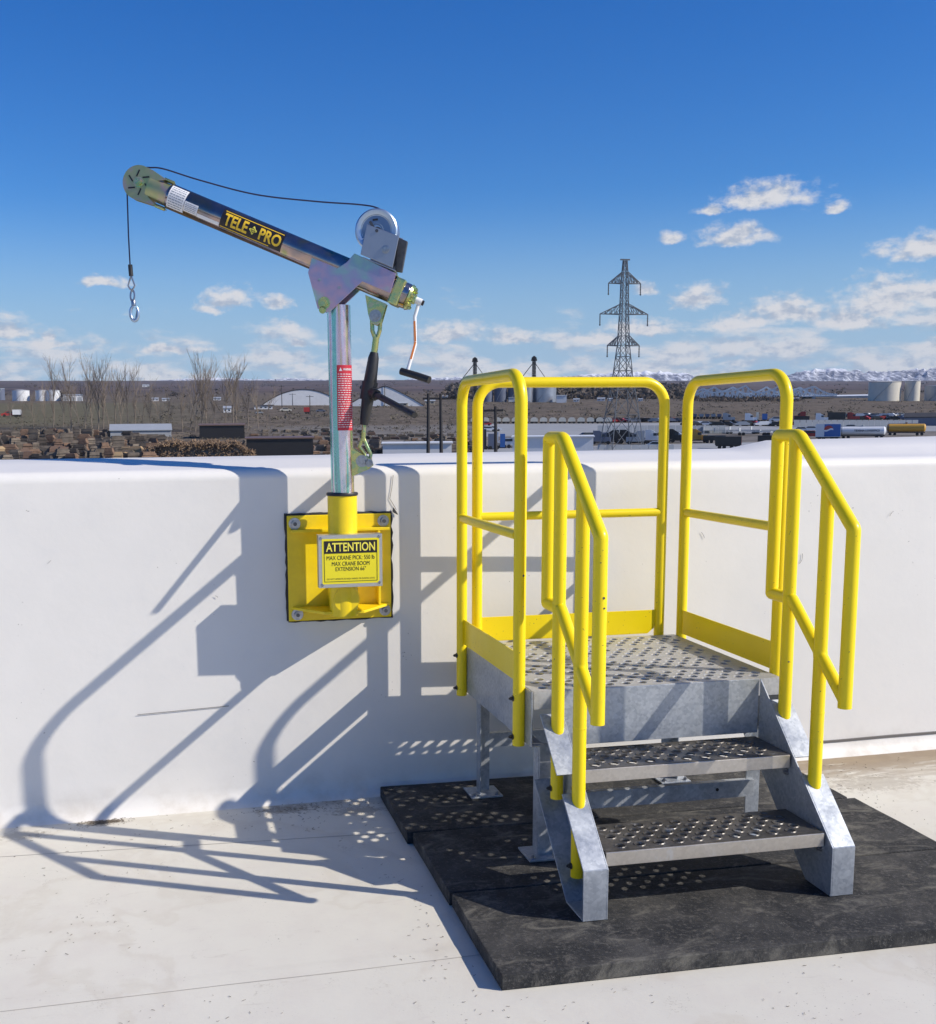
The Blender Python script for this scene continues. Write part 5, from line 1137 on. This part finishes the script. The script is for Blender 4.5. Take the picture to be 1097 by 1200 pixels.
def trailer(px0, px1, py, col, label, hm=4.0, turn=0.0, end=None, floor=1.1, cat='trailer', endsgn=1):
    s = mpp(py); w = (px1-px0)*s; o = stand('box_trailer', label, cat, (px0+px1)/2, py, turn=turn)
    b = MB(); b.box(-w/2, w/2, 0, 2.6, floor, hm); body = kid(b, 'body', col, o)
    b = MB(); b.box(-w/2+.2, w/2-.2, 0.3, 2.3, floor-0.3, floor-0.01); kid(b, 'underframe', 'fdark', o)
    if end: b = MB(); b.box(*((w/2+0.01, w/2+0.08) if endsgn > 0 else (-w/2-.08, -w/2-.01)), 0.05, 2.55, floor+.05, hm-.05); kid(b, 'end_panel', end, o)
    wheels(o, (-w/2+1.2, -w/2+2.4, w/2-2.4, w/2-1.2), 0.05, 2.5, 0.5); return o
def tanker(px0, px1, py, col, label, r=1.35, zc=2.55, caps='fgrey'):
    s = mpp(py); w = (px1-px0)*s; o = stand('tank_wagon', label, 'tank wagon', (px0+px1)/2, py)
    b = MB(); b.lathe([(0.01, 0), (r*0.7, 0.15), (r, 0.55), (r, w-0.55), (r*0.7, w-0.15), (0.01, w)], (-w/2, r+.1, zc), (1, 0, 0), 24); kid(b, 'barrel', col, o, smooth=True)
    b = MB(); b.lathe([(r*0.97, 0), (r*1.02, 0.02), (r*1.02, 0.5), (r*0.9, 0.55)], (-w/2+0.3, r+.1, zc), (1, 0, 0), 24); kid(b, 'end_band', caps, o)
    b = MB(); b.box(-w/2+0.6, w/2-0.6, r+.1-0.3, r+.1+0.3, zc+r-.02, zc+r+0.14); kid(b, 'walkway', 'fgrey', o)
    b = MB(); b.cyl((0, r+.1, zc+r), (0, r+.1, zc+r+0.5), 0.4, 12); kid(b, 'dome_hatch', caps, o)
    b = MB(); b.box(-w/2+.3, w/2-.3, r+.1-1.0, r+.1+1.0, 0.85, 1.15); kid(b, 'underframe', 'fdark', o)
    wheels(o, (-w/2+1.2, -w/2+2.6, w/2-2.6, w/2-1.2), 0.2, 2.6, 0.48); return o, w
def car(px, py, col, label, flip=1, k=1.0, name='parked_car', cat='car', group=None):
    o = stand(name, label, cat, px, py, group)
    b = MB(); b.prism([(x*flip*k, z*k) for x, z in ((-2.3, 0.35), (2.3, 0.35), (2.35, 0.85), (1.5, 0.98), (0.8, 1.48), (-1.1, 1.5), (-1.9, 1.0), (-2.35, 0.9))], (0, 0, 0), (1, 0, 0), (0, 0, 1), (0, 1, 0), 1.8*k); kid(b, 'body', col, o)
    b = MB(); b.prism([(x*flip*k, z*k) for x, z in ((1.25, 0.99), (0.75, 1.4), (-1.0, 1.42), (-1.6, 1.0))], (0, -0.03, 0), (1, 0, 0), (0, 0, 1), (0, 1, 0), 0.02); kid(b, 'window', 'fglass', o)
    wheels(o, (-1.4*k*flip, 1.45*k*flip), 0.0, 1.75*k, 0.36*k)
    return o
Y1 = 494.5
tractor(853, Y1, 'fgrey', 'grey semi tractor in the row beyond the yard, left of a white one'); tractor(879, Y1+.3, 'fwhite', 'white semi tractor framed by the right guardrail'); tractor(962, Y1+.3, 'fwhite', 'white semi tractor just right of the right guardrail post')
tractor(999, Y1-1, 'fred', 'red semi tractor with its black trailer'); trailer(970, 990, Y1-.5, 'fblack', 'black box trailer behind the red semi tractor', 4.1, end='fcream')
tractor(938, Y1-2, 'fred', 'dark red truck behind the black flat trailer by the post', 0, -1); trailer(931, 948, Y1+1, 'fblack', 'low black trailer beside the right guardrail post', 2.9)
trailer(893, 899, Y1, 'fblue', 'small blue container in the truck row', 3.6); trailer(886, 889, Y1, 'fcream', 'narrow cream upright container in the truck row', 4.3); car(911, Y1, 'fwhite', 'white car at the right end inside the guardrail view', 1, 1.5)
car(1038, Y1-4, 'fwhite', 'white pickup parked above the grey sheet fence', 1, 1.3, 'pickup_truck', 'pickup'); car(1017, Y1-5, 'fgrey', 'small grey car left of the white pickup')
for i, px in enumerate((814, 822, 829, 836, 843)): trailer(px-2.6, px+2.4, Y1-3.5, 'fgrey' if i % 2 else 'fslate', ['leftmost', 'second', 'third', 'fourth', 'fifth'][i]+' small grey box in the line seen through the right guardrail', 2.4, name if False else 0.0)
# grey sheet fence across the yard
def sheet_fence(px0, px1, pt, pb, label, m='fgrey', n=16):
    s = mpp(pb); A, B = at(px0, pb), at(px1, pb); h = (pb-pt)*s; o = thing('sheet_fence', label, 'fence', A, 0); d = (B-A)
    for i in range(n):
        a = d*(i/n)+d*(0.04/n); c = d*((i+1)/n)-d*(0.04/n); nn = Vector((-d.y, d.x, 0)).normalized()*0.12; b = MB()
        b.add([a, c, c+nn, a+nn]+[v+Vector((0, 0, h)) for v in (a, c, c+nn, a+nn)], [(0, 1, 2, 3), (4, 5, 6, 7), (0, 1, 5, 4), (1, 2, 6, 5), (2, 3, 7, 6), (3, 0, 4, 7)]); kid(b, 'panel', m, o)
    return o
sheet_fence(700, 850, 498.5, 508, 'grey metal sheet fence behind the dark trucks and pylon legs', 'fgrey', 18); sheet_fence(930, 1076, 492, 500.5, 'grey metal sheet fence behind the tank wagons', 'fgrey', 20)
sheet_fence(700, 790, 521, 527, 'low pale concrete barrier in front of the pylon legs', 'fgrey', 9)
# wagons along the parapet
o, w = tanker(985, 1036, 514.5, 'fwhite', 'white tank wagon with dark lettering behind the parapet')
me = text_mesh('TEXINA LOGISTICS', 'lettering', 'fblack', lambda x, y: Vector((1.2+x, 1.45-1.39*cos(y/1.37), 2.62+1.39*sin(y/1.37))), w*0.55, 0.62, 0.03, 4); add_mesh(me, 'lettering', o)
tanker(1040, 1083, 510.5, 'forange', 'orange tank wagon at the right end of the row', caps='fbrown')
car(975, 514, 'fwhite', 'white') if False else None
o = trailer(956, 984, 515.5, 'fwhite', 'white truck box with blue panel and round red white and blue emblem', 4.9, floor=0.9)
s_ = mpp(515.5); w = 28*s_
b = MB(); b.box(-w/2+0.35*w, w/2-0.1, -0.05, -0.01, 1.05, 4.8); pn = kid(b, 'printed_panel', 'fblue', o)
ex = w*0.02; ez = 3.05; er = 1.35
def half(sgn, m, z0f, z1f, off):
    mb = MB(); n = 24; top = []; bot = []
    for k in range(n+1):
        x = -1+2*k/n; c = sqrt(max(0, 1-x*x)); wv = 0.20*sin(x*2.6)
        if sgn > 0: lo, hi = min(c, max(-c, 0.18+wv)), c
        elif sgn < 0: lo, hi = -c, max(-c, min(c, -0.18+wv))
        else: lo, hi = -c, c
        top.append((ex+x*er, -off, ez+hi*er)); bot.append((ex+x*er, -off, ez+lo*er))
    mb.add(top+bot, [(i, i+1, n+1+i+1, n+1+i) for i in range(n)]); return mb
kid(half(0, 0, 0, 0, 0.07), 'emblem', 'print_white', pn, fix=False); kid(half(1, 0, 0, 0, 0.09), 'emblem_top', 'fred', pn, fix=False); kid(half(-1, 0, 0, 0, 0.09), 'emblem_base', 'fblue', pn, fix=False)
car(949, 513.5, 'fred', 'dark red van half hidden by the stair handrail', 1, 1.6, 'van', 'van')
for i, (px, py, c) in enumerate(((938, 506.5, 'fwhite'), (951, 505.5, 'fwhite'), (966, 505, 'fgrey'), (982, 504, 'fwhite'), (996, 503.5, 'fgrey'))):
    car(px, py, c, ['white pickup behind the van, nearest the guardrail post', 'second white pickup right of the guardrail post', 'grey car behind the emblem truck', 'white pickup behind the white tank wagon', 'grey car right of the white pickups'][i], 1 if i % 2 else -1, 1.25, 'pickup_truck' if c == 'fwhite' else 'parked_car', 'pickup' if c == 'fwhite' else 'car')
trailer(838, 868, 526.5, 'fblack', 'black low wagon with a red end panel inside the right guardrail', 3.4, end='fred'); trailer(888, 912, 524.5, 'fblack', 'black low wagon right of the one with the red end', 3.3)
trailer(824, 850, 519.5, 'fblack', 'dark flat wagon behind the red ended one', 2.2)
tractor(817, 518.5, 'forange', 'orange yard truck seen through the right guardrail')
for i, px in enumerate((842, 856, 872, 884, 897)):
    o = stand('flat_trailer', ['pale flat trailer above the black wagon, leftmost', 'pale flat trailer above the red end panel', 'grey flat trailer tilted beside the red end', 'grey flat trailer fourth in the line', 'pale flat trailer nearest the stair handrail'][i], 'trailer', px, 508.5+(i % 2)*2, turn=R(-12 if i > 1 else 4))
    b = MB(); b.box(-5.2, 5.2, 0, 2.5, 1.1, 1.4); kid(b, 'bed', 'fcream' if i in (0, 1, 4) else 'fgrey', o); b = MB(); b.box(-5.2, -5.0, 0, 2.5, 1.41, 2.6); kid(b, 'headboard', 'fgrey', o); wheels(o, (3.0, 4.2), 0.0, 2.4, 0.5)
for i, (px, py, c) in enumerate(((704, 521, 'fslate'), (716, 520, 'fblack'), (735, 519.5, 'fblack'), (746, 521, 'fgrey'), (765, 519.5, 'fwhite'), (776, 519, 'fblack'), (790, 518.5, 'fblack'))):
    tractor(px, py, c, ['dark blue truck just right of the white box building', 'black truck left of the pylon foot', 'black truck between the pylon legs', 'grey truck right of the pylon centre', 'white fronted truck left of the guardrail corner post', 'black truck behind the guardrail corner post', 'black truck right of the guardrail corner post'][i], 0, -1 if i % 2 else 1)
car(771, 526.5, 'fwhite', 'white car roof just above the parapet right of the pylon', 1, 1.4)
car(595, 524.5, 'fwhite', 'white car beside the blue containers behind the left guardrail', -1, 1.7); trailer(572, 579, 527, 'fslate', 'slate blue container behind the left guardrail', 4.2, floor=.3); trailer(586, 592, 525.5, 'fblue', 'blue container right of the slate one', 3.9, floor=.3); trailer(580, 584, 524, 'fwhite', 'narrow white container between the blue ones', 4.1, floor=.3); trailer(564, 570, 527, 'fblack', 'black upright container beside the railing post', 5.4, floor=.3)
for i, (px, py) in enumerate(((566, 505), (572, 506), (578, 505.5))): car(px, py, 'fwhite', ['leftmost', 'middle', 'rightmost'][i]+' white car of the three behind the left guardrail', 1, 1.3)
car(568, 499, 'fred', 'small red car above the three white cars', 1, 1.2)
car(12, 488.5, 'fred', 'tiny red truck in the field at the left edge', -1, 1.9, 'farm_truck', 'truck'); trailer(15, 26, 488.5, 'fwhite', 'white trailer behind the tiny red truck at the left edge', 3.6)
car(335, 482.5, 'fcream', 'cream vehicle parked before the white arched store', 1, 1.5); trailer(356, 364, 485, 'fred', 'small red box truck before the white arched store', 3.6); car(376, 483, 'fslate', 'dark car right of the small red box truck', 1, 1.2); car(304, 485, 'fgrey', 'grey car between bare trees and white arched store')
rc = random.Random(17); cars = []
CARS = {}
def far_car(px, py, c, k, label, group):
    if c not in CARS: CARS[c] = o = car(px, py, c, label, 1, k, group=group); o['label'] = label
    else:
        o = copy_tree(CARS[c]); p = at(px, py); o.location = p; o.rotation_euler[2] = facing(p); o['label'] = label; o['group'] = group
    o.rotation_euler[2] += rc.uniform(-.5, .5)+(pi if rc.random() < .5 else 0); o.location.y += rc.uniform(-2, 2)
for (p0, p1, py, st_, lab, grp) in ((702, 800, 494.8, 6.5, 'small parked vehicle in the line beyond the sheet fence near the pylon', 'vehicles parked beyond the fence by the pylon'), (1000, 1075, 488.5, 6.0, 'small parked vehicle in the crowded line beyond the tank wagons', 'vehicles parked beyond the tank wagons'), (806, 926, 499.2, 7.0, 'small parked vehicle behind the flat trailers in the right guardrail', 'vehicles parked behind the flat trailers'), (1003, 1062, 492.3, 7.5, 'small vehicle parked just above the grey sheet fence at the right', 'vehicles above the right fence'), (690, 800, 514.0, 9.0, 'dark vehicle among the trucks at the foot of the pylon', 'vehicles at the foot of the pylon')):
    px = p0
    while px < p1:
        far_car(px+rc.uniform(-1, 1), py+rc.uniform(-.5, .5), rc.choice(['fwhite', 'fgrey', 'fblack', 'fslate', 'fwhite', 'fred', 'fblack'] if py < 510 else ['fblack', 'fslate', 'fgrey', 'fblack']), 1.25, lab, grp); px += st_
# pallet stacks
def stack_mesh(seed, m):
    rnd = random.Random(seed); b = MB(); z = 0; nl = rnd.randint(4, 7); w0 = rnd.uniform(0.85, 1.5)
    for k in range(nl):
        hh = rnd.uniform(0.30, 0.52); w = w0*rnd.uniform(0.82, 1.08); ox, oy = rnd.uniform(-.12, .12), rnd.uniform(-.1, .1)
        b.box(-w+ox, w+ox, -0.8+oy, 0.8+oy, z, z+hh*0.62)
        b.box(-w*0.9+ox, w*0.9+ox, -0.66+oy, 0.66+oy, z+hh*0.621, z+hh*0.999)
        z += hh
    b.box(-w0*0.8, w0*0.8, -0.6, 0.6, z, z+0.12)
    return b.mesh('pallet_stack', m, fix=False)
SM = [stack_mesh(i, m) for i, m in enumerate(['farwood', 'farwood', 'farwood2', 'fbrown', 'farwood', 'farwood2', 'farwood4', 'farwood4', 'farwood'])]; SF = [stack_mesh(20+i, 'farwood3') for i in range(2)]
rs = random.Random(8); cnt = 0
def put_stack(px, py, me, sc_, label, group):
    p = at(px, py); o = bpy.data.objects.new('pallet_stack', me); COL.objects.link(o); o.location = p; o.rotation_euler[2] = facing(p)+rs.uniform(-.5, .5); o.scale = sc_
    tag(o, label, 'pallets', group)
for py, p0, p1, hh in ((545, -10, 178, 1.25), (537, -10, 186, 1.2), (530, -10, 190, 1.15), (523, -5, 190, 1.0), (517, -5, 192, 0.9), (512, -5, 188, 0.85), (508, 40, 176, 0.75)):
    px = p0+rs.uniform(0, 6)
    while px < p1:
        fresh = rs.random() < 0.12 and py > 525
        put_stack(px, py+rs.uniform(-1.5, 1.5), rs.choice(SF if fresh else SM), (rs.uniform(0.75, 1.5), 1.0, hh*rs.uniform(0.6, 1.2)), 'pale fresh stack of wooden pallets in the yard left of the scrap heap' if fresh else 'weathered stack of wooden pallets in the yard left of the scrap heap', 'fresh pallet stacks in the left yard' if fresh else 'weathered pallet stacks in the left yard'); px += rs.uniform(7.5, 11)
for py, p0, p1, hh in ((542, 370, 450, 1.1), (533, 368, 560, 0.95), (527, 300, 560, 0.75), (521, 290, 556, 0.6), (516, 296, 548, 0.55), (511, 292, 540, 0.45), (507, 310, 440, 0.4)):
    px = p0+rs.uniform(0, 6)
    while px < p1:
        put_stack(px, py+rs.uniform(-1.5, 1.5), rs.choice(SM), (1.1, 1.0, hh*rs.uniform(0.6, 1.1)), 'weathered stack of wooden pallets in the yard behind the crane post', 'weathered pallet stacks behind the crane'); px += rs.uniform(9, 14.5)
# heap of scrap timber
def heap():
    A, B = at(168, 541), at(300, 541); rnd = random.Random(2); b = MB(); d = B-A
    for k in range(2600):
        t = rnd.random(); yy = rnd.uniform(-0.4, 9) if k % 3 else rnd.uniform(-0.4, 1.9); env = (0.45+0.55*min(1, t*5, (1-t)*6))*(1-0.2*noise.noise(Vector((t*9, 1, 1)))); z = (3.7*env*smooth(-0.4, 1.9, yy) if rnd.random() < 0.8 else 3.7*env)*(1+0.08*noise.noise(Vector((t*25, yy*.5, 3))))+rnd.uniform(-0.3, 0.5)
        p = A+d*t+Vector((0, yy, 0)); p.z = land_z(p.x, p.y)+z; a = rnd.uniform(0, pi); L = rnd.uniform(0.5, 1.5); v = Vector((cos(a), rnd.uniform(-.4, .4), rnd.uniform(-0.8, 0.8))).normalized()*L
        b.beam(p-v/2, p+v/2, rnd.uniform(0.16, 0.4), 0.12)
    M['scrapwood'] = mat('broken_timber', (0.36, 0.245, 0.15), 0.9, 0, (0.9, 1.0, (0.13, 0.085, 0.055))); o = b.build('scrap_wood_heap', 'scrapwood', fix=False); tag(o, 'long heap of tan broken timber between the pallets and the black shed', 'wood heap', None, 'stuff')
    b = MB(); n = 30; vs = []
    for i in range(n+1):
        t = i/n; env = (0.45+0.55*min(1, t*5, (1-t)*6)); q = A+d*t
        for (yy, zz) in ((-0.5, -1), (1.5, 3.4*env), (13, 3.2*env), (17, -1)): vs.append((q.x, q.y+yy, land_z(q.x, q.y+yy)+zz))
    b.add(vs, [(i*4+j, i*4+j+1, (i+1)*4+j+1, (i+1)*4+j) for i in range(n) for j in range(3)]); b.build('heap_core', 'farwood', o, fix=False)
heap()
# scrub and sagebrush
def scatter(name, m, n, gen, tri, size, label, cat):
    rnd = random.Random(n); b = MB()
    for _ in range(n):
        p = gen(rnd)
        if p is None: continue
        s = size(rnd, p); z0 = land_z(p.x, p.y)
        for k in range(tri):
            a = rnd.uniform(0, 2*pi); r1 = rnd.uniform(0.1, 1)*s; c = Vector((p.x+cos(a)*r1, p.y+sin(a)*r1, z0+rnd.uniform(0.05, 0.85)*s*(1.1-r1/s*0.6)))
            q = s*0.42; vs = [c+Vector((rnd.uniform(-q, q), rnd.uniform(-q, q), rnd.uniform(-q, q))) for _ in range(3)]; b.add(vs, [(0, 1, 2)])
    o = b.build(name, m, fix=False); return tag(o, label, cat, None, 'stuff')
def band(px0, px1, y0, y1, clump=0.0):
    def f_(r):
        px, py = r.uniform(px0, px1), r.uniform(y0, y1); q = noise.noise(Vector((px/22, py/3.5, 2)))
        return at(px, py) if q > clump+r.uniform(-.15, .15) else None
    return f_
scatter('far_woodland', 'scrub', 1500, band(525, 800, 453.5, 468, -0.25), 22, lambda r, p: r.uniform(4, 8)*(0.8+(p.y/2500)), 'brown leafless woodland beyond the grain bins and pylon', 'woodland')
scatter('far_scrub', 'scrub', 2200, band(-10, 1100, 451, 466, 0.10), 10, lambda r, p: r.uniform(1.6, 3.6)*(0.8+(p.y/2500)), 'dark scrub strips scattered over the distant plain', 'scrub')
scatter('field_brush', 'sage', 3200, band(190, 1100, 467, 492, 0.02), 7, lambda r, p: r.uniform(0.8, 1.9), 'low grey brown brush over the middle of the plain', 'brush')
scatter('near_brush', 'sage', 2600, band(-10, 560, 488, 516, -0.05), 8, lambda r, p: r.uniform(0.4, 1.1), 'low brush between the bare trees and the pallet yard', 'brush')
scatter('riverside_thicket', 'scrub', 500, band(800, 940, 464, 471, -0.3), 16, lambda r, p: r.uniform(2, 4), 'dark thicket below the truss bridge', 'thicket')
